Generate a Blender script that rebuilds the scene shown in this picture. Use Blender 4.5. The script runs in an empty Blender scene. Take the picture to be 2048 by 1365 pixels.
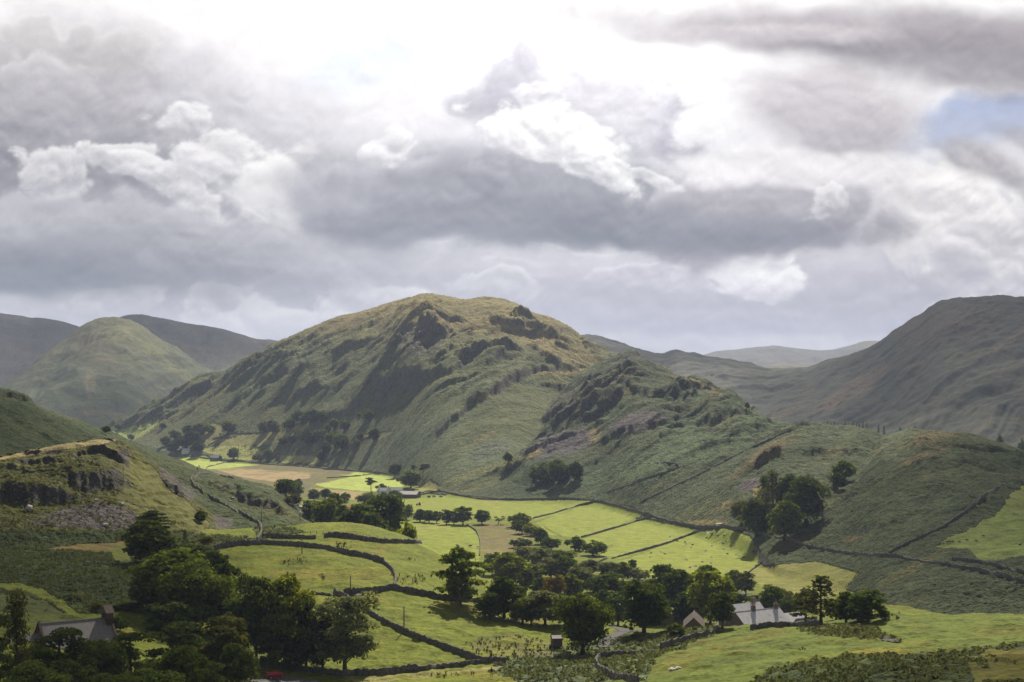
import bpy, bmesh, math, random
import numpy as np
from mathutils import Vector, Matrix, Euler

# ------------------------------------------------------------------ camera, world, sun
PW, PH = 2048.0, 1365.0                 # the photograph's pixels: used to read off directions
FPX, V0, CX, ZC = 2800.0, 800.0, 1024.0, 90.0
SUN_EL, SUN_AZ = 43.0, 10.0             # degrees; azimuth to the right of the view direction
SCN = bpy.context.scene
COL = SCN.collection

cd = bpy.data.cameras.new('camera')
cam = bpy.data.objects.new('camera', cd)
COL.objects.link(cam)
cam.location = (0, 0, ZC)
cam.rotation_euler = (math.radians(90), 0, 0)
cd.sensor_width = 36.0
cd.lens = FPX / PW * 36.0
cd.shift_y = (V0 - PH / 2) / PW
cd.clip_start = 1.0
cd.clip_end = 60000
SCN.camera = cam

SCN.view_settings.view_transform = 'Standard'
SCN.view_settings.look = 'None'
SCN.view_settings.gamma = 1
SCN.view_settings.exposure = 0.9
SCN.cycles.max_bounces = 6
SCN.cycles.transparent_max_bounces = 8
SCN.cycles.volume_bounces = 0
SCN.cycles.use_adaptive_sampling = True
SCN.cycles.use_denoising = True
SCN.cycles.denoiser = 'OPENIMAGEDENOISE'
SCN.cycles.denoising_input_passes = 'RGB_ALBEDO_NORMAL'
SCN.cycles.denoising_prefilter = 'NONE'

sd = bpy.data.lights.new('sun', 'SUN')
sun = bpy.data.objects.new('sun', sd)
COL.objects.link(sun)
sd.energy = 5.0
sd.angle = math.radians(0.5)
sd.color = (1.0, 0.91, 0.75)
_e, _a = math.radians(SUN_EL), math.radians(SUN_AZ)
SUN_DIR = Vector((math.sin(_a) * math.cos(_e), math.cos(_a) * math.cos(_e), math.sin(_e)))
sun.rotation_euler = SUN_DIR.to_track_quat('Z', 'Y').to_euler()


class NT:
    """small helper for building node trees"""
    def __init__(self, tree):
        self.t = tree

    def n(self, typ, **kw):
        nd = self.t.nodes.new(typ)
        for k, v in kw.items():
            setattr(nd, k, v)
        return nd

    def link(self, a, b):
        self.t.links.new(a, b)

    def put(self, sock, v):
        if hasattr(v, 'is_linked') or isinstance(v, bpy.types.NodeSocket):
            self.t.links.new(v, sock)
        else:
            sock.default_value = v

    def m(self, op, a, b=None, c=None, clamp=False):
        nd = self.t.nodes.new('ShaderNodeMath')
        nd.operation = op
        nd.use_clamp = clamp
        for i, x in enumerate((a, b, c)):
            if x is not None:
                self.put(nd.inputs[i], x)
        return nd.outputs[0]

    def vm(self, op, a, b=None, scale=None):
        nd = self.t.nodes.new('ShaderNodeVectorMath')
        nd.operation = op
        self.put(nd.inputs[0], a)
        if b is not None:
            self.put(nd.inputs[1], b)
        if scale is not None:
            self.put(nd.inputs['Scale'], scale)
        return nd.outputs[0]

    def noise(self, vec, scale, detail=4, rough=0.55, dist=0.0, out=0, lac=2.0):
        nd = self.t.nodes.new('ShaderNodeTexNoise')
        self.put(nd.inputs['Vector'], vec)
        self.put(nd.inputs['Scale'], scale)
        nd.inputs['Detail'].default_value = detail
        nd.inputs['Roughness'].default_value = rough
        nd.inputs['Lacunarity'].default_value = lac
        nd.inputs['Distortion'].default_value = dist
        return nd.outputs[out]

    def mr(self, v, a, b, c=0.0, d=1.0, smooth=False):
        nd = self.t.nodes.new('ShaderNodeMapRange')
        nd.interpolation_type = 'SMOOTHSTEP' if smooth else 'LINEAR'
        nd.clamp = True
        self.put(nd.inputs[0], v)
        for i, x in enumerate((a, b, c, d)):
            self.put(nd.inputs[i + 1], x)
        return nd.outputs[0]

    def mix(self, fac, a, b, blend='MIX'):
        nd = self.t.nodes.new('ShaderNodeMix')
        nd.data_type = 'RGBA'
        nd.blend_type = blend
        self.put(nd.inputs[0], fac)
        for s, x in ((6, a), (7, b)):
            if isinstance(x, tuple) and len(x) == 3:
                x = (*x, 1)
            self.put(nd.inputs[s], x)
        return nd.outputs[2]

    def xyz(self, v):
        nd = self.t.nodes.new('ShaderNodeSeparateXYZ')
        self.put(nd.inputs[0], v)
        return nd.outputs

    def comb(self, x, y, z):
        nd = self.t.nodes.new('ShaderNodeCombineXYZ')
        for i, q in enumerate((x, y, z)):
            self.put(nd.inputs[i], q)
        return nd.outputs[0]

# ------------------------------------------------------------------ noise (numpy)
_rng = np.random.RandomState(11)
_PERM = _rng.permutation(4096).astype(np.int32)
_ANG = _rng.rand(4096).astype(np.float32) * 2 * np.pi
_GX, _GY = np.cos(_ANG), np.sin(_ANG)

def perlin(x, y, seed=0):
    x = np.asarray(x, np.float32) + seed * 37.31
    y = np.asarray(y, np.float32) - seed * 51.77
    xi, yi = np.floor(x), np.floor(y)
    xf, yf = x - xi, y - yi
    xi = xi.astype(np.int32); yi = yi.astype(np.int32)
    u = xf * xf * xf * (xf * (xf * 6 - 15) + 10)
    v = yf * yf * yf * (yf * (yf * 6 - 15) + 10)
    def g(ix, iy, fx, fy):
        h = _PERM[(_PERM[ix & 4095] + iy) & 4095]
        return _GX[h] * fx + _GY[h] * fy
    a = g(xi, yi, xf, yf); b = g(xi + 1, yi, xf - 1, yf)
    c = g(xi, yi + 1, xf, yf - 1); d = g(xi + 1, yi + 1, xf - 1, yf - 1)
    return ((a + (b - a) * u) * (1 - v) + (c + (d - c) * u) * v) * 1.5

def fbm(x, y, octs=4, seed=0, gain=0.5):
    s = 0; a = 1.0; n = 0
    for i in range(octs):
        s = s + a * perlin(x, y, seed + i * 3); n += a
        x = x * 2.03; y = y * 2.03; a *= gain
    return s / n

def ridged(x, y, octs=4, seed=0, gain=0.5):
    s = 0; a = 1.0; n = 0
    for i in range(octs):
        s = s + a * (1 - np.abs(perlin(x, y, seed + i * 3)) * 1.6); n += a
        x = x * 2.03; y = y * 2.03; a *= gain
    return s / n

def sstep(a, b, x):
    t = np.clip((x - a) / (b - a), 0, 1)
    return t * t * (3 - 2 * t)

def smax(a, b, k):
    h = np.clip(0.5 + 0.5 * (a - b) / k, 0, 1)
    return b + (a - b) * h + k * h * (1 - h)

# ------------------------------------------------------------------ sky: Nishita behind broken cloud, laid out by compass direction and elevation
def lin(c):
    return tuple(((x / 255 + .055) / 1.055) ** 2.4 if x > 10 else x / 255 / 12.92 for x in c)

# each cloud: direction (as read from the photograph), half sizes, turn, tone at its top and at its foot, opacity, edge softness, raggedness
CLOUDS = [
    (1024, 610, 2600, 120, 0, (216, 214, 220), (204, 203, 210), .95, .9, .35),
    (300, 570, 560, 60, 0, (190, 189, 196), (172, 173, 180), .8, .9, .5),
    (1500, 610, 600, 80, 0, (204, 201, 211), (188, 187, 197), .85, .7, .6),
    (1830, 590, 170, 70, 0, (200, 197, 206), (180, 178, 188), .7, .6, .7),
    (800, 560, 260, 50, 0, (212, 210, 216), (196, 195, 202), .7, .55, .8),
    (540, 645, 200, 30, 0, (236, 234, 236), (212, 211, 217), .8, .5, .8),
    (110, 605, 230, 30, 0, (224, 223, 226), (205, 205, 210), .7, .6, .8),
    (1700, 690, 420, 26, 0, (232, 230, 235), (222, 220, 226), .7, .95, .7),
    (760, 600, 110, 40, 0, (236, 235, 238), (204, 203, 209), .8, .35, .9),
    (980, 580, 90, 26, 0, (228, 227, 231), (202, 201, 208), .7, .4, .9),
    (1290, 560, 120, 30, 0, (224, 222, 229), (196, 194, 203), .7, .45, .9),
    (1400, 640, 200, 36, 0, (200, 197, 207), (184, 182, 193), .7, .6, .8),
    (250, 610, 120, 26, 0, (230, 229, 232), (204, 203, 209), .7, .4, .9),
    (420, 610, 70, 30, 0, (226, 225, 229), (196, 196, 202), .7, .4, .9),
    (1528, 545, 62, 66, 20, (254, 253, 254), (226, 224, 230), .95, .3, .9),
    (1000, 505, 300, 16, 2, (226, 225, 229), (208, 207, 213), .8, .5, .8),
    (2000, 500, 190, 120, 0, (252, 249, 249), (220, 217, 221), .95, .4, .8),
    (1900, 540, 80, 50, 0, (204, 201, 209), (186, 184, 193), .7, .5, .8),
    (1860, 390, 190, 110, 0, (254, 252, 252), (232, 229, 231), .95, .4, .8),
    (2000, 240, 200, 56, -10, (166, 180, 214), (188, 198, 222), .85, .6, .9),
    (760, 120, 150, 50, -8, (220, 228, 241), (236, 239, 246), .8, .9, .5),
    (360, 330, 420, 180, 10, (218, 216, 221), (176, 175, 182), .9, .7, .5),
    (60, 280, 330, 200, 0, (190, 187, 192), (134, 133, 141), 1.0, .8, .45),
    (230, 200, 200, 120, 0, (206, 203, 208), (172, 170, 176), .7, .8, .6),
    (130, 110, 170, 60, 6, (214, 210, 211), (190, 186, 189), .8, .55, .8),
    (110, 150, 90, 46, 0, (212, 210, 213), (176, 174, 179), .8, .5, .8),
    (420, 210, 150, 90, 0, (222, 220, 225), (196, 194, 200), .7, .8, .6),
    (260, 440, 330, 46, 10, (168, 166, 173), (150, 149, 157), .8, .6, .5),
    (350, 245, 60, 42, 0, (240, 238, 240), (200, 198, 204), .9, .35, .8),
    (86, 350, 92, 60, 0, (226, 224, 226), (190, 189, 195), .97, .25, .55),
    (235, 318, 86, 36, 10, (232, 230, 232), (196, 195, 200), .92, .3, .7),
    (355, 378, 120, 30, 30, (238, 236, 238), (198, 197, 203), .92, .3, .8),
    (430, 330, 80, 60, 10, (244, 242, 244), (210, 208, 214), .9, .4, .8),
    (540, 385, 90, 80, 30, (255, 254, 254), (226, 224, 229), .95, .5, .7),
    (520, 440, 50, 14, 35, (240, 238, 240), (215, 214, 219), .8, .4, .8),
    (160, 470, 520, 70, 6, (196, 195, 200), (166, 166, 172), .95, .5, .4),
    (140, 535, 480, 56, 3, (172, 172, 178), (140, 143, 150), .85, .9, .4),
    (10, 530, 230, 50, 0, (142, 144, 151), (112, 117, 126), .85, .9, .3),
    (620, 500, 260, 60, 6, (198, 197, 203), (180, 180, 187), .7, .9, .6),
    (560, 230, 90, 50, 0, (228, 226, 231), (206, 204, 210), .5, .9, .7),
    (800, 370, 230, 110, 0, (212, 210, 216), (160, 160, 168), .95, .6, .5),
    (1020, 180, 90, 96, 30, (216, 213, 222), (186, 184, 195), .9, .5, .9),
    (985, 205, 60, 70, 10, (206, 204, 213), (180, 178, 189), .8, .6, .8),
    (1200, 170, 150, 80, 0, (244, 242, 247), (212, 210, 218), .8, .6, .9),
    (1260, 250, 200, 130, 0, (240, 238, 243), (190, 188, 198), .92, .5, .9),
    (1370, 260, 70, 130, 12, (214, 211, 221), (190, 187, 198), .85, .45, .8),
    (1160, 400, 560, 96, 2, (180, 179, 186), (134, 136, 144), 1.0, .5, .35),
    (1540, 430, 290, 84, -3, (196, 193, 199), (158, 155, 161), .95, .5, .5),
    (1180, 450, 520, 44, 2, (150, 151, 158), (126, 130, 138), .85, .6, .35),
    (880, 455, 240, 36, 4, (160, 161, 168), (140, 143, 151), .7, .8, .4),
    (1110, 275, 160, 66, 12, (255, 255, 255), (222, 220, 225), 1.0, .25, .6),
    (1215, 335, 90, 34, 30, (252, 251, 252), (200, 199, 205), .95, .3, .7),
    (1290, 352, 60, 16, 20, (244, 243, 246), (200, 199, 205), .85, .35, .9),
    (1060, 188, 46, 24, 0, (246, 244, 248), (210, 208, 216), .85, .35, .9),
    (782, 292, 48, 34, 0, (246, 244, 247), (206, 205, 211), .85, .4, .7),
    (1440, 215, 90, 110, -15, (255, 255, 255), (240, 238, 242), .85, .5, .8),
    (1660, 225, 200, 84, 8, (214, 208, 212), (182, 177, 183), .9, .6, .6),
    (1580, 330, 240, 34, 0, (254, 252, 253), (226, 223, 227), .8, .6, .8),
    (1640, 405, 44, 30, -30, (236, 234, 237), (188, 185, 191), .8, .4, .9),
    (1760, 60, 560, 50, 3, (188, 183, 187), (156, 151, 156), .92, .9, .6),
    (1900, 110, 340, 58, 5, (168, 162, 167), (142, 137, 143), .85, .95, .6),
    (1500, 62, 260, 20, 0, (206, 200, 204), (190, 185, 190), .7, .8, .5),
    (1990, 340, 130, 40, 30, (200, 196, 200), (150, 147, 152), .75, .8, 1.5),
    (2055, 275, 70, 26, 10, (190, 187, 194), (166, 163, 171), .6, .9, 1.3),
    (2050, 485, 70, 18, 0, (206, 203, 207), (182, 180, 184), .6, .9, 1.3),
    (1960, 420, 110, 40, 20, (250, 247, 247), (216, 213, 216), .6, .4, .8),
]

def puffs(x, y, octs=5, seed=0, gain=.5):
    s = 0; a = 1.0; n = 0
    for i in range(octs):
        s = s + a * np.abs(perlin(x, y, seed + i * 3)) * 2.0; n += a
        x = x * 2.07 + .31; y = y * 2.07 - .17; a *= gain
    return s / n

def cloud_tone(u, v):
    """radiance (display linear) of the cloud cover towards the direction (u, v)"""
    wx = fbm(u / 330, v / 210, 3, 501, .4) * 56 + fbm(u / 90, v / 70, 3, 502, .42) * 15
    wy = fbm(u / 330, v / 210, 3, 511, .4) * 36 + fbm(u / 90, v / 70, 3, 512, .42) * 13
    A, E = u + wx, v + wy
    def shape(uu, vv):
        x, y = uu + wx * .5, vv + wy * .5
        return .5 * puffs(x / 130, y / 100, 6, 521, .5) + .5 * (fbm(x / 170, y / 120, 6, 531, .5) + .5)
    f0 = shape(u, v)
    f1 = shape(u + 4, v - 13)
    relief = np.clip((f0 - f1) * 1.7, -.5, .5)
    rag = (f0 - f0.mean()) * 2.6
    soft_n = fbm(u / 420, v / 120, 5, 541, .5)
    g = np.clip((v + 60) / 640, 0, 1)[..., None]
    L_ = lambda c: np.array(lin(c), np.float32)
    col = L_((252, 250, 252)) * (1 - g) + L_((222, 220, 227)) * g
    for (u0, v0, ru, rv, rot, ct, cb, op, soft, rg) in CLOUDS:
        r = math.radians(rot); ca, sa = math.cos(r), math.sin(r)
        dx, dy = A - u0, E - v0
        p = (dx * ca + dy * sa) / ru
        q = (dx * sa - dy * ca) / rv
        d = np.sqrt(p * p + q * q)
        n = rag if soft < .6 else rag * .5 + soft_n * .9
        f = 1 - d + n * rg * .6
        m = (sstep(-soft * .55, soft * .55, f) * op)[..., None]
        t = np.clip(.5 + .5 * q + relief * (1.3 if soft < .5 else .45) + soft_n * .3, 0, 1)[..., None]
        c = L_(cb) * (1 - t) + L_(ct) * t
        if soft < .6:                       # thin, back-lit rim
            rim = (np.exp(-((f + .02) / .17) ** 2) * np.clip(.45 + q * .8, 0, 1) * .75)[..., None]
            c = c * (1 - rim) + np.minimum(1.08, L_(ct) * 1.4) * rim
        col = col * (1 - m) + c * m
    mid = fbm(u / 210 + .3, v / 75, 4, 551, .5) * sstep(-50, 150, v)
    col = col * (1 + relief * .15 + (f0 - .5) * .07 + mid * .09)[..., None]
    # glare of the thin cloud round the hidden sun
    gl = np.exp(-(((u - 1120) / 720) ** 2 + ((v + 60) / 330) ** 2))
    col = col * (1 + .4 * gl)[..., None]
    col = np.where(col < 1, np.clip(col, 0, 1) ** 1.12, col)
    return np.clip(col * np.array((1.01, 1.0, .965)), 0, 1.5)

def build_world():
    w = bpy.data.worlds.new('World')
    SCN.world = w
    w.use_nodes = True
    t = w.node_tree
    t.nodes.clear()
    k = NT(t)
    out = k.n('ShaderNodeOutputWorld')
    bg = k.n('ShaderNodeBackground')
    bg.inputs['Strength'].default_value = 0.1
    sky = k.n('ShaderNodeTexSky')
    sky.sky_type = 'NISHITA'
    sky.sun_disc = False
    sky.sun_elevation = math.radians(SUN_EL)
    sky.sun_rotation = math.radians(SUN_AZ)
    d = k.n('ShaderNodeTexCoord').outputs['Generated']
    x, y, z = k.xyz(d)[:3]
    f0 = k.noise(k.vm('MULTIPLY', d, (1, 1, 1.5)), 4.5, 6, .56, .3)
    cl = k.mix(k.mr(f0, .35, .65), (2.2, 2.3, 2.6), (4.8, 4.8, 5.1))
    col = k.mix(k.mr(f0, .38, .5, .45, .95), k.vm('SCALE', sky.outputs[0], scale=.5), cl)
    col = k.vm('SCALE', col, scale=WORLD_GAIN)
    col = k.mix(k.mr(z, -.05, 0.0), (.5, .55, .4), col)
    k.link(col, bg.inputs[0])
    k.link(bg.outputs[0], out.inputs[0])

def build_cloud_dome():
    """the low part of the sky ahead: a great curved backdrop of cloud far outside the hills, open above"""
    R = 22000.0
    az = np.radians(np.concatenate([np.arange(-80, -25, .25), np.arange(-25, 25, .05), np.arange(25, 80.01, .25)]))
    el = np.radians(np.concatenate([np.arange(-3, 0, .25), np.arange(0, 19.2, .05)]))
    AZ, EL = np.meshgrid(az, el)
    ta = np.clip(AZ, -1.35, 1.35)
    u = CX + FPX * np.where(np.abs(AZ) < .6, np.tan(ta), np.sign(AZ) * (math.tan(.6) + (np.abs(AZ) - .6)))
    v = V0 - FPX * np.tan(EL) / np.maximum(np.cos(AZ), .6)
    c = cloud_tone(u.astype(np.float32), v.astype(np.float32))
    X = R * np.sin(AZ) * np.cos(EL); Y = R * np.cos(AZ) * np.cos(EL); Z = ZC + R * np.sin(EL)
    o = grid_mesh('sky', X, Y, Z, c / (2 ** SCN.view_settings.exposure), np.ones(Z.shape, np.float32))
    m = bpy.data.materials.new('cloud_light'); m.use_nodes = True
    t = m.node_tree; t.nodes.clear(); k = NT(t)
    out = k.n('ShaderNodeOutputMaterial'); em = k.n('ShaderNodeEmission')
    at = k.n('ShaderNodeAttribute'); at.attribute_name = 'cover'
    geo = k.n('ShaderNodeNewGeometry')
    n = k.noise(geo.outputs['Position'], .004, 6, .6)
    k.link(k.vm('SCALE', at.outputs['Color'], scale=k.mr(n, .3, .7, .965, 1.035)), em.inputs['Color'])
    em.inputs['Strength'].default_value = SKY_GAIN
    k.link(em.outputs[0], out.inputs[0])
    m.cycles.emission_sampling = 'NONE'
    o.data.materials.append(m)
    o['kind'] = 'structure'

SKY_GAIN = 1.06
WORLD_GAIN = 0.48
build_world()

def grid_mesh(name, X, Y, Z, colors=None, alpha=None):
    nr, nc = Z.shape
    me = bpy.data.meshes.new(name)
    me.vertices.add(nr * nc)
    me.vertices.foreach_set('co', np.stack([X, Y, Z], -1).astype(np.float32).ravel())
    i = np.arange((nr - 1) * nc).reshape(nr - 1, nc)[:, :-1].ravel()
    q = np.stack([i, i + 1, i + nc + 1, i + nc], -1).astype(np.int32)
    nf = len(q)
    me.loops.add(nf * 4); me.polygons.add(nf)
    me.loops.foreach_set('vertex_index', q.ravel())
    me.polygons.foreach_set('loop_start', np.arange(nf, dtype=np.int32) * 4)
    me.polygons.foreach_set('use_smooth', np.ones(nf, bool))
    me.update(calc_edges=True)
    if colors is not None:
        at = me.attributes.new('cover', 'FLOAT_COLOR', 'POINT')
        a = np.ones((nr * nc, 4), np.float32)
        a[:, :3] = colors.reshape(-1, 3)
        a[:, 3] = alpha.ravel()
        at.data.foreach_set('color', a.ravel())
    o = bpy.data.objects.new(name, me)
    COL.objects.link(o)
    return o

build_cloud_dome()

# ------------------------------------------------------------------ terrain layers
def zat(v, Y):
    return ZC + (V0 - v) / FPX * Y

def yflat(v, z=0.0):
    return (ZC - z) * FPX / (v - V0)

def line(pts, u, sm=9):
    """pts (u, v, Y) sorted by u -> v(u), Y(u), lightly smoothed"""
    p = np.array(pts, float)
    def sample(uu):
        return np.interp(uu, p[:, 0], p[:, 1]), np.interp(uu, p[:, 0], p[:, 2])
    offs = np.linspace(-1.6, 1.6, 9) * sm
    w = np.exp(-(offs / sm) ** 2); w /= w.sum()
    v = 0; Y = 0
    for o, q in zip(offs, w):
        a, b = sample(u + o)
        v = v + a * q; Y = Y + b * q
    return v, Y

def hill(u, Y, base, crest, p=1.15, wtop=0.4, back=0.35, sm=9, front=0.3):
    """height of a hill over columns u (1D) and rows Y (1D); returns Z, s"""
    vb, Yb = line(base, u, sm * 2)
    vc, Yc = line(crest, u, sm)
    Zb, Zt = zat(vb, Yb), zat(vc, Yc)
    Yr = Y[:, None]
    s = (Yr - Yb) / (Yc - Yb)
    sc = np.clip(s, 0, 1)
    g = (1 - wtop) * sc ** p + wtop * np.sin(sc * np.pi / 2)
    Z = Zb + (Zt - Zb) * g
    d = np.maximum(Yr - Yc, 0)
    Z = Z - back * d * d / (d + 60)
    Z = Z - front * np.maximum(Yb - Yr, 0)
    return Z, s

def F_(v):          # a valley-floor point
    return yflat(v)

MAIN_BASE = [(-400, 870, 3000), (150, 868, 2700), (225, 866, 2500), (290, 892, 2250), (340, 906, 2150), (420, 909, 2080),
             (560, 926, 1950), (640, 934, 1850), (700, 943, 1750), (760, 947, 1660), (830, 962, 1480), (870, 975, 1390),
             (900, 987, 1330), (1000, 998, 1270), (1100, 990, 1330), (1300, 990, 1400), (1700, 1000, 1500), (2500, 1000, 1500)]
MAIN_CREST = [(-400, 1000, 2800), (180, 880, 2760), (228, 858, 2720), (260, 842, 2700), (300, 824, 2700), (350, 797, 2680), (400, 768, 2650),
              (440, 749, 2620), (480, 730, 2580), (530, 703, 2540), (600, 668, 2520), (650, 645, 2520), (690, 631, 2520), (740, 619, 2520),
              (790, 607, 2520), (825, 600, 2520), (848, 592, 2520), (862, 589, 2520), (880, 594, 2520), (905, 598, 2520), (930, 601, 2520), (960, 599, 2500),
              (1000, 604, 2480), (1035, 611, 2450), (1070, 627, 2420), (1100, 636, 2400), (1140, 660, 2380), (1180, 686, 2350),
              (1210, 703, 2330), (1240, 722, 2300), (1300, 760, 2250), (1400, 830, 2200), (1500, 900, 2200), (2500, 1100, 2200)]
SPUR_BASE = [(-400, 1100, 1300), (820, 990, 1330), (860, 985, 1340), (900, 988, 1300), (1000, 998, 1240), (1100, 997, 1220), (1200, 1001, 1180), (1290, 1027, 1040),
             (1350, 1040, 985), (1420, 1053, 915), (1480, 1070, 850), (1520, 1095, 790), (1550, 1135, 715), (1620, 1150, 690), (1700, 1165, 650),
             (1760, 1215, 560), (1850, 1235, 520), (2050, 1260, 480), (2500, 1280, 460)]
SPUR_CREST = [(-400, 1300, 1500), (830, 1000, 1500), (900, 968, 1560), (960, 925, 1610), (1010, 880, 1650), (1060, 845, 1690), (1100, 808, 1720), (1140, 775, 1740), (1170, 748, 1760),
              (1200, 728, 1770), (1225, 718, 1770), (1240, 711, 1770), (1252, 708, 1765), (1270, 713, 1750), (1290, 722, 1730), (1320, 732, 1690), (1350, 750, 1640),
              (1400, 772, 1570), (1440, 788, 1520), (1480, 803, 1460), (1500, 822, 1410), (1520, 838, 1370), (1560, 851, 1310), (1620, 858, 1240),
              (1680, 862, 1190), (1720, 859, 1150), (1780, 857, 1110), (1830, 860, 1080), (1880, 864, 1050), (1920, 872, 1020),
              (1980, 888, 990), (2048, 906, 960), (2200, 960, 900), (2500, 1050, 850)]
RIGHT_BASE = [(-400, 1200, 2400), (1000, 960, 2400), (1300, 905, 2500), (1500, 885, 2350), (1600, 880, 2250), (1750, 885, 2100), (1900, 900, 1950), (2048, 925, 1800), (2500, 960, 1600)]
RIGHT_CREST = [(-400, 1100, 3600), (1080, 690, 3900), (1120, 678, 3900), (1165, 671, 3850), (1195, 669, 3800), (1240, 686, 3750), (1300, 703, 3700), (1330, 709, 3700), (1345, 703, 3650), (1360, 701, 3650),
               (1385, 706, 3600), (1410, 713, 3600), (1450, 717, 3600), (1500, 728, 3600), (1540, 739, 3600), (1580, 736, 3550), (1620, 735, 3500), (1650, 722, 3450),
               (1680, 716, 3400), (1720, 702, 3350), (1760, 683, 3300), (1790, 662, 3250), (1820, 640, 3200), (1845, 628, 3150), (1862, 613, 3120), (1885, 600, 3100), (1910, 596, 3080),
               (1950, 593, 3050), (2048, 594, 3000), (2150, 590, 2950), (2500, 560, 2800)]
CONE_BASE = [(-600, 900, 2500), (0, 880, 2600), (100, 868, 2750), (220, 858, 2900), (300, 850, 3000), (450, 820, 3300), (600, 850, 3300), (1000, 1000, 3000), (2500, 1200, 3000)]
CONE_CREST = [(-600, 1100, 3300), (-60, 810, 3350), (0, 775, 3400), (40, 748, 3450), (80, 716, 3500), (120, 686, 3560), (150, 661, 3600), (175, 645, 3620), (200, 636, 3640), (230, 634, 3650),
              (255, 638, 3650), (280, 650, 3640), (310, 669, 3620), (350, 694, 3600), (400, 727, 3560), (450, 757, 3520), (500, 795, 3500), (600, 850, 3500), (800, 950, 3400), (2500, 1300, 3400)]
LEFT_BASE = [(-600, 1000, 560), (0, 960, 600), (200, 980, 620), (300, 1060, 560), (440, 1082, 490), (520, 1080, 490), (560, 1062, 560), (620, 1064, 620), (680, 1085, 640), (760, 1100, 640), (860, 1220, 620), (2500, 1600, 600)]
LEFT_CREST = [(-600, 640, 900), (-200, 735, 900), (-60, 768, 900), (0, 782, 900), (30, 791, 900), (62, 802, 900), (82, 817, 900), (130, 832, 905), (180, 851, 910), (230, 866, 915), (270, 886, 920), (310, 905, 925),
              (370, 926, 930), (430, 949, 935), (480, 965, 935), (520, 975, 935), (560, 988, 930), (590, 1004, 920), (615, 1022, 900), (640, 1046, 880), (680, 1085, 850), (760, 1130, 800), (850, 1300, 780), (2500, 1800, 780)]
CRAG_BASE = [(-600, 1050, 430), (0, 1062, 430), (100, 1064, 440), (200, 1066, 450), (300, 1068, 465), (380, 1072, 470), (430, 1080, 475), (520, 1100, 480), (640, 1250, 480), (2500, 1700, 480)]
CRAG_CREST = [(-600, 1010, 520), (-60, 936, 520), (0, 917, 530), (60, 905, 540), (100, 896, 545), (160, 886, 550), (200, 880, 555), (230, 882, 558), (255, 890, 560), (280, 906, 560), (310, 930, 562),
              (350, 966, 560), (390, 1000, 555), (420, 1028, 550), (450, 1052, 545), (480, 1085, 540), (560, 1130, 540), (640, 1300, 540), (2500, 1800, 540)]

# near ground and valley floor: (u, v, Y) seen points, then (u, Y, Z) hidden or flat ones
G_SEEN = [(-200, 1110, 400), (60, 1110, 400), (200, 1110, 405), (330, 1110, 420), (60, 1180, 335), (200, 1180, 340), (330, 1170, 360), (20, 1260, 285), (160, 1310, 275), (280, 1290, 290),
          (-200, 1400, 215), (60, 1460, 195), (250, 1440, 215), (430, 1420, 240), (550, 1353, 300), (650, 1362, 292), (440, 1092, 435), (530, 1085, 440), (620, 1096, 428), (700, 1110, 412), (760, 1130, 400),
          (790, 1175, 378), (690, 1188, 372), (560, 1140, 395), (560, 1185, 368), (480, 1170, 375), (570, 1064, 475), (640, 1048, 500), (700, 1050, 500), (760, 1060, 495), (830, 1082, 478), (880, 1108, 455),
          (930, 1138, 435), (990, 1170, 418), (850, 1130, 425), (900, 1185, 395), (980, 1200, 392), (1080, 1235, 372), (720, 1220, 350), (820, 1235, 350), (620, 1205, 360), (880, 1270, 335), (960, 1320, 310), (740, 1345, 303), (840, 1300, 320),
          (1000, 1290, 332), (1090, 1290, 335), (983, 1345, 300), (900, 1365, 286), (1100, 1340, 290), (1165, 1305, 330), (1250, 1270, 352), (1230, 1295, 335), (1100, 1400, 255), (1220, 1365, 262),
          (1280, 1275, 345), (1340, 1262, 350), (1400, 1258, 352), (1440, 1262, 340), (1350, 1320, 275), (1250, 1345, 262), (1400, 1365, 235), (1460, 1255, 350), (1530, 1253, 345), (1600, 1250, 335), (1680, 1246, 330), (1770, 1233, 335), (1850, 1234, 330), (2048, 1233, 320), (2250, 1236, 320),
          (1600, 1290, 268), (1750, 1290, 262), (1900, 1285, 258), (2048, 1280, 255), (1500, 1320, 250), (1700, 1335, 215), (1900, 1325, 212), (2048, 1320, 210), (2250, 1320, 210),
          (1500, 1400, 200), (1700, 1400, 180), (1900, 1400, 175), (2100, 1400, 172), (1200, 1500, 190), (900, 1500, 205), (600, 1500, 215)]
G_FLAT = [(-300, 700, 20), (0, 650, 25), (300, 600, 28), (560, 580, 24), (640, 600, 20), (720, 600, 16), (800, 570, 14), (880, 560, 10), (940, 540, 10), (1000, 520, 10), (1080, 480, 15), (1050, 430, 20),
          (1150, 420, 20), (1250, 420, 21), (1150, 560, 8), (1300, 520, 10), (1400, 500, 10), (1500, 470, 13), (1600, 470, 12), (1700, 450, 14), (1800, 430, 16), (1950, 420, 17), (2100, 420, 17),
          (1500, 430, 17), (1650, 400, 20), (1440, 400, 20), (1380, 405, 19.5), (1300, 620, 3), (1500, 620, 4), (1650, 600, 4), (1900, 560, 8), (2200, 560, 8), (1000, 620, 4), (850, 660, 6), (700, 720, 6), (500, 750, 10), (200, 900, 10), (-300, 1000, 10)]
for _u in (-400, 0, 500, 800, 1100, 1400, 1800, 2400):
    for _Y in (760, 1000, 1400, 2200, 3500, 6000):
        G_FLAT.append((_u, _Y, 0.0))
for _u in (-300, 400, 1024, 1700, 2400):
    G_FLAT += [(_u, 24, 80.5), (_u, 40, 76.0), (_u, 65, 70.5), (_u, 110, 61.5)]

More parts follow.
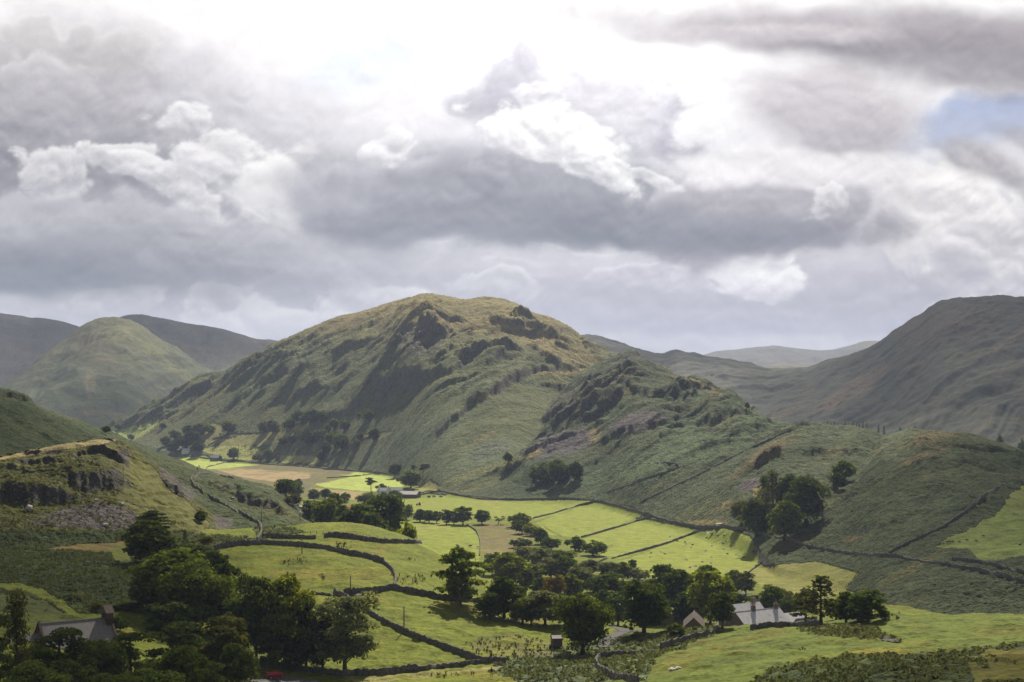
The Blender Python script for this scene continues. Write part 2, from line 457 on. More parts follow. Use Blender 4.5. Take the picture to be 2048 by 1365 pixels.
def build_ground_rbf():
    pts = [((u - CX) / FPX, math.log(Y), zat(v, Y)) for u, v, Y in G_SEEN] + [((u - CX) / FPX, math.log(Y), z) for u, Y, z in G_FLAT]
    p = np.array(pts)
    P = p[:, :2]
    d = np.sqrt(((P[:, None] - P[None]) ** 2).sum(-1)) + 1e-9
    K = d * d * np.log(d)
    n = len(P)
    A = np.zeros((n + 3, n + 3))
    A[:n, :n] = K + np.eye(n) * 2e-4
    A[:n, n] = 1; A[:n, n + 1:] = P
    A[n:, :n] = A[:n, n:].T
    b = np.zeros(n + 3); b[:n] = p[:, 2]
    sol = np.linalg.solve(A, b)
    return P, sol

_RP, _RS = build_ground_rbf()

def ground_rbf(u, Y):
    """coarse evaluate, then bilinear to the grid of u (cols) and Y (rows)"""
    n = len(_RP)
    a = (u - CX) / FPX
    l = np.log(Y)
    ac = np.linspace(a[0], a[-1], 260); lc = np.linspace(l[0], l[-1], 420)
    A, L = np.meshgrid(ac, lc)
    z = _RS[n] + _RS[n + 1] * A + _RS[n + 2] * L
    for i in range(n):
        d2 = (A - _RP[i, 0]) ** 2 + (L - _RP[i, 1]) ** 2 + 1e-18
        z += _RS[i] * 0.5 * d2 * np.log(d2)
    tmp = np.array([np.interp(a, ac, row) for row in z])        # rows lc
    idx = np.clip(np.searchsorted(lc, l) - 1, 0, len(lc) - 2)
    w = ((l - lc[idx]) / (lc[idx + 1] - lc[idx]))[:, None]
    return tmp[idx] * (1 - w) + tmp[idx + 1] * w

# ------------------------------------------------------------------ terrain grid
RES = 1.0
U = np.arange(-300, 2350.1, 2.0 * RES)
_l1 = np.arange(math.log(25), math.log(150), 0.012)
_l2 = np.concatenate([np.arange(math.log(150), math.log(468), 0.00195 * RES), np.arange(math.log(468), math.log(562), 0.0007 * RES), np.arange(math.log(562), math.log(4600), 0.00195 * RES)])
YR = np.exp(np.concatenate([_l1, _l2]))
NR, NC = len(YR), len(U)
YG = np.repeat(YR[:, None], NC, 1).astype(np.float32)
UG = np.repeat(U[None, :], NR, 0).astype(np.float32)
XG = ((UG - CX) / FPX * YG).astype(np.float32)

def ribs(dirx, diry, la, lb, seed, octs=4, gain=.5):
    a = XG * dirx + YG * diry
    b = -XG * diry + YG * dirx
    w = fbm(XG / 260, YG / 260, 2, seed + 50) * 0.5
    return ridged(b / lb + w, a / la + w * 0.4, octs, seed, gain)

def crag(vv, s, u0, vlow, h, w, amp, tilt=0.0, warp=0.35, seed=1):
    """a rocky step: sharp drop on its lower side, dying out uphill. u0, vlow: seen centre of the foot; h, w: seen height and half width"""
    du = (UG - u0) / w
    n = fbm(UG / (w * 0.8), vv / (h * 2.0), 3, seed)
    n2 = perlin(UG / 12.0, vv / 25.0, seed + 7) * 0.06
    t = (vlow + tilt * (UG - u0) - vv) / h + n * warp + n2
    prof = sstep(0, 0.32, t) * (1 - sstep(0.4, 2.4, t))
    side = np.exp(-(np.abs(du) ** 3))
    return (amp * prof * side * (s > -0.02) * (s < 1.05)).astype(np.float32)

def outcrops(lam, seed, amp, edge=.10, thr=.05, asp=2.4):
    """stepped rocky ledges with ragged edges"""
    a = XG * -.80 + YG * -.60; b = XG * .60 - YG * .80
    n = fbm(b / lam, a / (lam * asp), 5, seed, .55)
    m = sstep(-.05, .3, fbm(b / (lam * 3.0), a / (lam * 5), 3, seed + 31))
    return (amp * m * (sstep(thr, thr + edge, n) + .8 * sstep(thr + .22, thr + .22 + edge, n) + .6 * sstep(thr - .25, thr - .25 + edge, n))).astype(np.float32)

def bump(vv, u0, v0, ru, rv, rot, amp):
    a = math.radians(rot); dx = UG - u0; dy = vv - v0
    p = (dx * math.cos(a) + dy * math.sin(a)) / ru; q = (-dx * math.sin(a) + dy * math.cos(a)) / rv
    return (amp * np.exp(-(p * p + q * q))).astype(np.float32)

def env(s, lo=0.12, hi=0.9):
    return sstep(0, lo, s) * (1 - 0.75 * sstep(hi - 0.15, 1.0, s))

def vproj(Z):
    return V0 - (Z - ZC) / YG * FPX

def make_heights():
    f32 = np.float32
    L = {}
    # far cone
    Z, s = hill(U, YR, CONE_BASE, CONE_CREST, 1.2, 0.35)
    Z = Z + env(s) * (ribs(-0.2, -0.98, 900, 130, 3) - 0.5) * 22 + sstep(-0.05, 0.1, s) * fbm(XG / 60, YG / 60, 5, 5, .58) * 7
    L['cone'] = (Z.astype(f32), s)
    # right fell
    Z, s = hill(U, YR, RIGHT_BASE, RIGHT_CREST, 1.1, 0.45)
    Z = Z + env(s) * (ribs(-0.75, -0.66, 900, 130, 13, 4, .5) - 0.5) * 22 + sstep(-0.05, 0.1, s) * fbm(XG / 60, YG / 60, 5, 15, 0.55) * 8
    L['right'] = (Z.astype(f32), s)
    # main fell
    Z, s = hill(U, YR, MAIN_BASE, MAIN_CREST, 1.12, 0.5)
    vv = vproj(Z)
    e = env(s, 0.2, 0.95) * (.3 + .7 * sstep(.12, .55, s))
    Z = Z + e * ((ribs(-0.80, -0.60, 700, 130, 123, 4, .42) - 0.55) * 19 + (ribs(-0.7, -0.7, 200, 55, 28, 3) - 0.55) * 6)
    Z = Z + sstep(0.0, 0.15, s) * fbm(XG / 55, YG / 55, 5, 25, 0.52) * 4.5
    Z = Z + env(s, .12, .9) * sstep(.12, .5, s) * (outcrops(75, 27, 11.0) + outcrops(28, 29, 3.6) + outcrops(11, 30, 1.2))
    for a in [(838, 704, 50, 50, 30, 0, .35, 31), (795, 792, 46, 56, 16, -.25, .4, 32), (735, 815, 30, 34, 9, -.3, .5, 33), (615, 795, 36, 36, 11, -.35, .5, 34),
              (560, 757, 34, 40, 8, -.5, .5, 35), (700, 700, 22, 60, 6, -.3, .5, 37), (940, 698, 22, 50, 8, -.1, .5, 38),
              (1075, 666, 12, 90, 4, .1, .7, 39), (930, 742, 26, 46, 10, -.5, .5, 40), (1010, 722, 18, 50, 7, -.45, .5, 41), (930, 830, 22, 50, 9, -.75, .5, 42),
              (1000, 790, 24, 50, 11, -.6, .5, 43), (1080, 755, 20, 50, 8, -.3, .5, 44), (860, 770, 26, 40, 10, -.4, .5, 47), (640, 850, 20, 50, 7, -.3, .5, 46)]:
        u0, vl, h, w, am, ti, wa, se = a
        Z = Z + crag(vv, s, u0, vl, h, w, am, ti, wa, se)
    L['main'] = (Z.astype(f32), s)
    # spur and right-hand knoll
    Z, s = hill(U, YR, SPUR_BASE, SPUR_CREST, 1.08, 0.5)
    vv = vproj(Z)
    e = env(s, 0.15, 0.95) * (.35 + .65 * sstep(.1, .5, s))
    big = sstep(800, 1300, YG)
    for q in [(1570, 925, 110, 40, -32, 9), (1640, 1000, 60, 50, -30, 4), (1880, 930, 130, 48, -8, 7), (1720, 930, 130, 22, -52, -9), (1960, 1010, 90, 40, -20, 5), (1800, 1010, 120, 18, -20, 3.5), (1420, 900, 160, 26, -28, 5), (1300, 960, 120, 20, -25, 4), (1380, 830, 120, 20, 30, -6)]:
        Z = Z + bump(vv, *q) * sstep(0, .1, s) * (s < 1.3)
    Z = Z + e * ((ribs(-0.85, -0.53, 420, 75, 63) - 0.55) * (5 + 13 * big) + (ribs(-0.8, -0.6, 120, 34, 68, 3) - 0.55) * (1.6 + 2 * big))
    Z = Z + sstep(0.0, 0.1, s) * fbm(XG / 34, YG / 34, 5, 65, 0.5) * (1.8 + 1.2 * big)
    Z = Z + env(s, .1, .95) * (.25 + .75 * sstep(.1, .45, s)) * (outcrops(60, 67, 2.6 + 5.6 * big) + outcrops(24, 69, 1.5 + 1.0 * big) + outcrops(9, 70, .3 + .6 * big))
    for a in [(1215, 770, 22, 80, 11, -.25, .45, 71), (1250, 730, 14, 36, 7, -.3, .5, 72), (1310, 795, 18, 70, 8, .15, .5, 73), (1440, 850, 26, 46, 12, -.15, .4, 74),
              (1120, 838, 22, 60, 9, -.6, .5, 75), (1000, 912, 18, 50, 7, -.6, .5, 76), (1100, 968, 36, 56, 13, -.12, .35, 77), (1230, 880, 16, 50, 5, -.4, .5, 78),
              (1530, 955, 16, 50, 3.5, -.5, .5, 79), (1850, 960, 16, 80, 2.2, -.1, .5, 83), (1780, 1050, 16, 80, 2, -.3, .5, 85)]:
        u0, vl, h, w, am, ti, wa, se = a
        Z = Z + crag(vv, s, u0, vl, h, w, am, ti, wa, se)
    L['spur'] = (Z.astype(f32), s)
    # left hill
    Z, s = hill(U, YR, LEFT_BASE, LEFT_CREST, 1.05, 0.4)
    Z = Z + env(s, 0.1, 0.95) * ((ribs(0.55, -0.83, 200, 45, 93) - 0.5) * 5 + fbm(XG / 25, YG / 25, 4, 95, 0.6) * 2.6)
    vv = vproj(Z)
    for a in [(520, 1015, 26, 60, 5, .35, .5, 91), (450, 985, 16, 40, 3, .3, .5, 92), (30, 800, 10, 40, 3, .2, .5, 94)]:
        u0, vl, h, w, am, ti, wa, se = a
        Z = Z + crag(vv, s, u0, vl, h, w, am, ti, wa, se)
    L['left'] = (Z.astype(f32), s)
    # near crag on the left
    Z, s = hill(U, YR, CRAG_BASE, CRAG_CREST, 1.25, 0.35)
    rk = 1 - sstep(235, 300, UG)
    Z = Z + env(s, 0.1, 0.95) * (fbm(XG / 22, YG / 22, 4, 98, 0.6) * 1.6 + rk * sstep(.25, .5, s) * (outcrops(16, 97, 2.2) + outcrops(6, 96, 1.1) + outcrops(2.4, 95, .35)))
    vv = vproj(Z)
    for a in [(50, 1016, 44, 100, 6, -.05, .4, 101), (185, 988, 44, 60, 6, -.16, .4, 102), (215, 932, 26, 36, 3, .2, .35, 104), (70, 950, 18, 60, 2.2, -.1, .5, 105), (150, 935, 16, 40, 1.8, -.2, .5, 107), (345, 985, 20, 20, 2.2, .7, .5, 106), (20, 965, 16, 40, 2, .2, .5, 108)]:
        u0, vl, h, w, am, ti, wa, se = a
        Z = Z + crag(vv, s, u0, vl, h, w, am, ti, wa, se)
    # sheep-track terracettes on the grass to the right of the crag
    ter = sstep(255, 300, UG) * (1 - sstep(400, 440, UG)) * env(s, .1, .95)
    Z = Z + ter * np.sin(vv / 2.6 + perlin(UG / 40, vv / 14, 111) * 4.0) * 0.42
    L['crag'] = (Z.astype(f32), s)
    # ground
    Z = ground_rbf(U, YR).astype(f32)
    near = sstep(1000, 450, YG)
    Z = Z + near * (fbm(XG / 38, YG / 38, 3, 120) * 0.9 + fbm(XG / 10, YG / 12, 3, 121, .55) * 0.45) + fbm(XG / 120, YG / 120, 2, 122) * 0.8
    L['ground'] = (Z.astype(f32), np.zeros((1, 1), f32))
    order = ['ground', 'cone', 'right', 'main', 'spur', 'left', 'crag']
    ks = {'cone': 8, 'right': 8, 'main': 6, 'spur': 3.5, 'left': 2.0, 'crag': 1.5}
    H = L['ground'][0].copy()
    ID = np.zeros(H.shape, np.int8)
    for i, nme in enumerate(order[1:], 1):
        z = L[nme][0]
        ID[z > H] = i
        H = smax(H, z, ks[nme]).astype(f32)
    S = {n: L[n][1] for n in order}
    return H, ID, S

HZ, LID, SS = make_heights()
VP = vproj(HZ)

# ------------------------------------------------------------------ what covers the ground (albedo; the main fell's foot is lightened for missing sun)
def inpoly(poly, uu, vv):
    res = np.zeros(uu.shape, bool)
    n = len(poly)
    for i in range(n):
        x1, y1 = poly[i]; x2, y2 = poly[(i + 1) % n]
        if y1 == y2:
            continue
        c = ((y1 > vv) != (y2 > vv)) & (uu < (x2 - x1) * (vv - y1) / (y2 - y1) + x1)
        res ^= c
    return res

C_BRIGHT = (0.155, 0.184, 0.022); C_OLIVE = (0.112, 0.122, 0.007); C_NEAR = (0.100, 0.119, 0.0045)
C_BRACK = (0.038, 0.056, 0.021); C_PALE = (0.082, 0.106, 0.054); C_GOLD = (0.215, 0.165, 0.065)
C_DRY = (0.13, 0.115, 0.038); C_ROCK = (0.062, 0.058, 0.055); C_SCREE = (0.088, 0.077, 0.078)
C_HEATH = (0.088, 0.072, 0.046); C_TAN = (0.25, 0.185, 0.095); C_HEATHER = (0.062, 0.062, 0.024); C_DARKB = (0.030, 0.046, 0.018)

# polygon, colour, edge wobble (px), strength, noise break-up, layers
COVER = [
    # valley fields in sun
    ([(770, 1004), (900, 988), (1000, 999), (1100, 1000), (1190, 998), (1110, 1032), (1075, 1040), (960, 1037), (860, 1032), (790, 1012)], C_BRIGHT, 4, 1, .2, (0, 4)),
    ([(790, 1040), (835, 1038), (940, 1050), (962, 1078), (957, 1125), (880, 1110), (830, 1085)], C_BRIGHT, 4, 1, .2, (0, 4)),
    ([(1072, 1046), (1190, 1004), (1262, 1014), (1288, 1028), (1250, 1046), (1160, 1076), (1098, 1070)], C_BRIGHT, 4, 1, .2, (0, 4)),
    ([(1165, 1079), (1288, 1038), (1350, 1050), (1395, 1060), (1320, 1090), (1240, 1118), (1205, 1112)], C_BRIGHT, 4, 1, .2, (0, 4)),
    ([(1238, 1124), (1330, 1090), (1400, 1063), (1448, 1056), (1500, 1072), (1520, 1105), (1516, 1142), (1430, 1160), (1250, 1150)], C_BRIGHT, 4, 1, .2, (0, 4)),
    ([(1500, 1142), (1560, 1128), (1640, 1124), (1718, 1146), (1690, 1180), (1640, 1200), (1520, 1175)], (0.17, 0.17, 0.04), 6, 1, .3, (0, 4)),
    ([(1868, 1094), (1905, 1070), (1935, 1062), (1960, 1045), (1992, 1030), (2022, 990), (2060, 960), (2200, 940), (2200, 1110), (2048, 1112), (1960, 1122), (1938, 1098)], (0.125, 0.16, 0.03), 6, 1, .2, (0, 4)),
    ([(625, 968), (700, 955), (790, 945), (812, 960), (800, 985), (720, 982), (650, 975)], (0.25, 0.30, 0.06), 2, 1, .1, (0, 3, 4)),
    ([(672, 950), (740, 941), (750, 947), (700, 953)], (0.25, 0.30, 0.06), 1, 1, .1, (0, 3)),
    ([(352, 916), (410, 911), (445, 925), (525, 931), (480, 940), (400, 938)], (0.25, 0.30, 0.06), 2, 1, .1, (0, 3)),
    ([(395, 897), (440, 892), (505, 892), (532, 905), (500, 920), (440, 916)], (0.24, 0.25, 0.07), 2, 1, .2, (0, 3)),
    ([(430, 880), (500, 868), (560, 862), (600, 850), (640, 842), (610, 862), (540, 890), (440, 893)], (0.19, 0.18, 0.06), 4, .9, .4, (0, 3)),
    ([(390, 860), (425, 845), (450, 852), (440, 875), (415, 892)], (0.16, 0.15, 0.05), 3, .9, .3, (3,)),
    ([(560, 910), (640, 912), (640, 928), (560, 925)], (0.21, 0.22, 0.06), 3, .9, .3, (0, 3)),
    ([(725, 870), (790, 862), (760, 878)], (0.2, 0.2, 0.06), 2, .8, .4, (3,)),
    ([(222, 864), (320, 836), (318, 846), (300, 862), (262, 884), (240, 876)], (0.2, 0.235, 0.06), 2, .95, .2, (0, 3)),
    ([(820, 985), (860, 960), (880, 972), (870, 985)], (0.2, 0.19, 0.05), 2, .9, .3, (0, 3, 4)),
    # marsh in the valley
    ([(420, 940), (520, 930), (640, 932), (712, 944), (670, 962), (622, 970), (640, 985), (580, 1010), (520, 975)], (0.10, 0.085, 0.042), 3, 1, .5, (0, 3)),
    ([(425, 938), (520, 940), (620, 945), (620, 956), (560, 966), (480, 954)], C_TAN, 4, .95, .8, (0, 3)),
    ([(620, 976), (730, 984), (710, 1000), (640, 990)], C_TAN, 3, .9, .4, (0,)),
    ([(955, 1045), (1030, 1052), (1070, 1070), (1060, 1100), (965, 1110)], (0.115, 0.09, 0.04), 4, .95, .75, (0,)),
    # left hill
    ([(0, 790), (60, 800), (90, 815), (230, 862), (300, 900), (150, 905), (0, 915)], C_BRACK, 3, .6, .5, (5,)),
    ([(-300, 928), (0, 914), (90, 894), (200, 878), (240, 882), (200, 889), (100, 903), (0, 921)], (0.22, 0.18, 0.085), 3, 1, .3, (6,)),
    ([(225, 900), (300, 930), (360, 990), (420, 1045), (400, 1068), (320, 1055), (262, 1040), (235, 1000), (250, 940)], (0.084, 0.084, 0.018), 7, .85, .6, (6, 5)),
    ([(50, 1045), (120, 1020), (200, 1005), (262, 1020), (290, 1055), (240, 1062), (150, 1055), (60, 1052)], C_SCREE, 6, 1, .55, (0, 6)),
    ([(318, 935), (345, 950), (395, 990), (380, 1002), (345, 985), (320, 955)], C_SCREE, 4, .8, .6, (5, 6)),
    ([(425, 1030), (470, 1040), (465, 1058), (435, 1060)], C_SCREE, 4, .9, .5, (0, 5, 6)),
    ([(590, 1005), (625, 1012), (640, 1035), (615, 1040)], (0.22, 0.17, 0.1), 3, .6, .6, (5,)),
    # near left
    ([(-300, 1062), (250, 1062), (450, 1072), (540, 1080), (520, 1088), (440, 1095), (430, 1130), (300, 1200), (200, 1230), (-300, 1215)], C_BRACK, 5, 1, .35, (0, 5, 6)),
    ([(90, 1098), (170, 1088), (255, 1082), (250, 1100), (200, 1106)], (0.15, 0.105, 0.04), 3, .9, .4, (0,)),
    ([(-50, 1160), (60, 1172), (120, 1198), (165, 1232), (150, 1236), (100, 1205), (40, 1182), (-50, 1178)], (0.12, 0.14, 0.02), 3, 1, .2, (0,)),
    ([(-50, 1185), (50, 1190), (110, 1215), (150, 1240), (60, 1260), (-50, 1260)], (0.075, 0.085, 0.025), 6, .8, .6, (0,)),
    ([(215, 1095), (262, 1088), (265, 1130), (232, 1122)], (0.11, 0.13, 0.02), 4, .9, .3, (0,)),
    ([(530, 1078), (620, 1066), (560, 1050), (500, 1040), (520, 1084)], C_BRACK, 4, .9, .3, (0, 5)),
    # centre: bracken slope in front, rushes
    ([(985, 1330), (1060, 1305), (1180, 1285), (1260, 1275), (1350, 1262), (1440, 1250), (1442, 1262), (1390, 1290), (1310, 1318), (1290, 1365), (1060, 1372), (980, 1345)], C_PALE, 5, 1, .35, (0,)),
    ([(930, 1285), (1050, 1272), (1110, 1290), (1105, 1312), (1000, 1320), (950, 1305)], (0.10, 0.10, 0.035), 5, .8, .6, (0,)),
    ([(955, 1275), (1030, 1270), (1030, 1282), (960, 1284)], (0.06, 0.065, 0.025), 4, .8, .6, (0,)),
    ([(690, 1356), (830, 1346), (960, 1338), (1010, 1330), (1000, 1340), (900, 1352), (760, 1366), (690, 1366)], (0.26, 0.21, 0.12), 2, .45, .6, (0,)),
    # right foreground
    ([(1500, 1372), (1540, 1340), (1620, 1325), (1700, 1312), (1800, 1305), (1870, 1310), (2048, 1285), (2200, 1280), (2200, 1500), (1500, 1500)], C_BRACK, 8, 1, .35, (0,)),
    ([(1930, 1318), (1990, 1300), (2060, 1300), (2100, 1365), (1950, 1365)], (0.15, 0.12, 0.05), 8, .8, .6, (0,)),
    ([(1590, 1262), (1700, 1250), (1760, 1258), (1760, 1285), (1690, 1282), (1640, 1270)], C_HEATHER, 8, .9, .5, (0,)),
    ([(1930, 1262), (2000, 1255), (2060, 1252), (2060, 1272), (1960, 1272)], (0.10, 0.095, 0.03), 5, .8, .4, (0,)),
    ([(1690, 1304), (1800, 1298), (1830, 1308), (1720, 1312)], (0.20, 0.15, 0.07), 4, .8, .4, (0,)),
    ([(1320, 1320), (1400, 1300), (1480, 1275), (1560, 1255), (1590, 1262), (1480, 1290), (1400, 1315), (1340, 1345)], (0.13, 0.11, 0.035), 6, .8, .6, (0,)),
]
# ellipses: u, v, ru, rv, turn (deg, clockwise on screen), colour, strength, layers
BLOBS = [
    (840, 685, 48, 30, 0, C_ROCK, .9, (3,)), (1085, 655, 90, 9, 10, C_ROCK, .5, (3,)),
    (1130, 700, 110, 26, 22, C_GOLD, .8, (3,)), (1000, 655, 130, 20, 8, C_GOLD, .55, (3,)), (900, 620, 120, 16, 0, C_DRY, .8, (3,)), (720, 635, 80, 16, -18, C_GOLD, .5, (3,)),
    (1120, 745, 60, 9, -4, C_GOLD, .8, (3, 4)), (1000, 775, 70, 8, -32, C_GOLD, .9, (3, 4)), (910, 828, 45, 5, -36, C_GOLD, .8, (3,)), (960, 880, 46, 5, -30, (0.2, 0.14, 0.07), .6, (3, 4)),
    (735, 650, 12, 26, 10, (0.17, 0.18, 0.06), .7, (3,)), (420, 800, 80, 6, -38, C_DRY, .8, (3,)), (340, 840, 90, 7, -30, C_DRY, .8, (3,)), (620, 710, 60, 8, -30, C_PALE, .7, (3,)),
    (1130, 885, 70, 26, -12, C_SCREE, .95, (4,)), (1280, 845, 55, 20, -10, C_SCREE, .9, (4,)), (985, 900, 40, 14, -22, C_SCREE, .95, (3, 4)), (880, 850, 30, 7, -38, C_SCREE, .7, (3,)),
    (1190, 870, 14, 22, 20, C_GOLD, .7, (4,)), (1140, 820, 60, 5, -35, C_GOLD, .7, (4,)), (1060, 910, 26, 7, -20, C_GOLD, .9, (4,)),
    (1130, 800, 80, 12, -35, C_HEATH, .7, (4,)), (1230, 760, 70, 12, -20, C_HEATH, .6, (4,)), (1440, 845, 46, 14, -10, (0.12, 0.085, 0.045), .9, (4,)),
    (1410, 775, 46, 6, 24, C_GOLD, .9, (4,)), (1280, 720, 40, 8, 15, C_ROCK, .5, (4,)), (1235, 722, 30, 9, -20, C_ROCK, .6, (4,)),
    (1540, 900, 60, 14, -28, (0.13, 0.10, 0.045), .8, (4,)), (1500, 930, 60, 12, -35, (0.12, 0.095, 0.045), .7, (4,)), (1500, 970, 30, 12, -15, C_SCREE, .95, (4,)), (1515, 985, 10, 16, 20, (0.20, 0.145, 0.045), .95, (4,)),
    (1440, 1015, 34, 6, -28, (0.18, 0.13, 0.05), .9, (4,)), (1420, 1046, 50, 7, 0, (0.18, 0.14, 0.05), .8, (0, 4)), (1840, 880, 90, 16, -12, (0.13, 0.10, 0.045), .8, (4,)),
    (1850, 910, 60, 12, -20, (0.12, 0.092, 0.042), .7, (4,)), (1660, 905, 40, 8, -10, (0.13, 0.10, 0.045), .6, (4,)), (1650, 870, 80, 8, 0, C_PALE, .6, (4,)), (1800, 885, 40, 30, -50, C_PALE, .8, (4,)),
    (1705, 1080, 22, 6, -10, (0.12, 0.085, 0.04), .8, (4,)), (1900, 1005, 70, 20, -10, C_DARKB, .6, (4,)), (1650, 990, 40, 40, 0, (0.085, 0.095, 0.03), .6, (4,)),
    (1070, 975, 80, 24, -8, C_DARKB, .8, (4,)), (1400, 880, 180, 60, -22, (0.078, 0.108, 0.048), .8, (4,)), (1250, 950, 160, 40, -15, (0.072, 0.10, 0.045), .7, (4,)),
    (900, 930, 160, 30, -16, (0.10, 0.125, 0.066), .9, (3, 4)), (800, 900, 110, 50, -30, (0.115, 0.14, 0.078), 1, (3,)), (880, 860, 100, 26, -34, (0.10, 0.125, 0.066), .9, (3,)), (960, 945, 90, 8, -18, (0.16, 0.16, 0.055), .6, (3, 4)), (930, 975, 60, 5, -22, C_GOLD, .5, (4,)),  # pale sage bracken; first three also lightened to stand in for grazing sun
    (190, 690, 60, 30, 35, (0.085, 0.072, 0.04), .7, (1,)), (330, 720, 90, 14, 38, (0.12, 0.125, 0.045), .7, (1,)), (180, 765, 14, 26, 0, (0.15, 0.135, 0.075), .8, (1,)), (210, 830, 60, 10, 6, (0.12, 0.11, 0.05), .6, (1,)), (90, 720, 60, 8, -38, (0.12, 0.105, 0.06), .6, (1,)),
    (240, 665, 30, 20, 0, (0.14, 0.14, 0.055), .7, (1,)),
    (1700, 780, 90, 16, -32, (0.13, 0.095, 0.055), .8, (2,)), (1900, 650, 120, 40, -10, (0.10, 0.075, 0.05), .7, (2,)), (1560, 830, 60, 8, -20, (0.13, 0.1, 0.05), .7, (2,)), (2020, 680, 60, 10, -35, (0.12, 0.09, 0.055), .6, (2,)),
    (30, 910, 90, 8, 0, (0.09, 0.085, 0.025), .6, (5,)), (60, 860, 70, 18, 10, (0.085, 0.09, 0.025), .6, (5,)), (130, 828, 60, 8, 22, (0.12, 0.11, 0.05), .6, (5,)),
    (450, 975, 40, 14, 30, (0.09, 0.085, 0.035), .5, (5,)), (560, 1020, 60, 16, 30, (0.085, 0.09, 0.03), .5, (5,)),
    (1765, 1276, 45, 7, 12, C_SCREE, .9, (0,)), (1985, 1302, 26, 4, 0, C_SCREE, .9, (0,)), (1420, 1283, 60, 5, -14, (0.10, 0.08, 0.03), .8, (0,)), (1300, 1335, 50, 6, -25, (0.09, 0.08, 0.03), .7, (0,)), (1480, 1300, 40, 4, -8, (0.06, 0.06, 0.02), .7, (0,)), (1560, 1290, 50, 5, 4, (0.06, 0.065, 0.02), .6, (0,)), (1850, 1262, 60, 5, 0, (0.10, 0.09, 0.03), .6, (0,)),
    (60, 915, 120, 20, -6, (0.11, 0.105, 0.025), .7, (6,)), (250, 915, 40, 20, 20, (0.115, 0.105, 0.03), .7, (6,)),
]
ROUGH = [(580, 1120), (590, 1125), (540, 1118), (640, 1152), (655, 1158), (690, 1092), (700, 1098), (815, 1120), (850, 1138), (800, 1155), (840, 1165), (820, 1163), (520, 1148), (470, 1118)]

def RGH_F(r):
    return (r < .3).astype(np.float32)

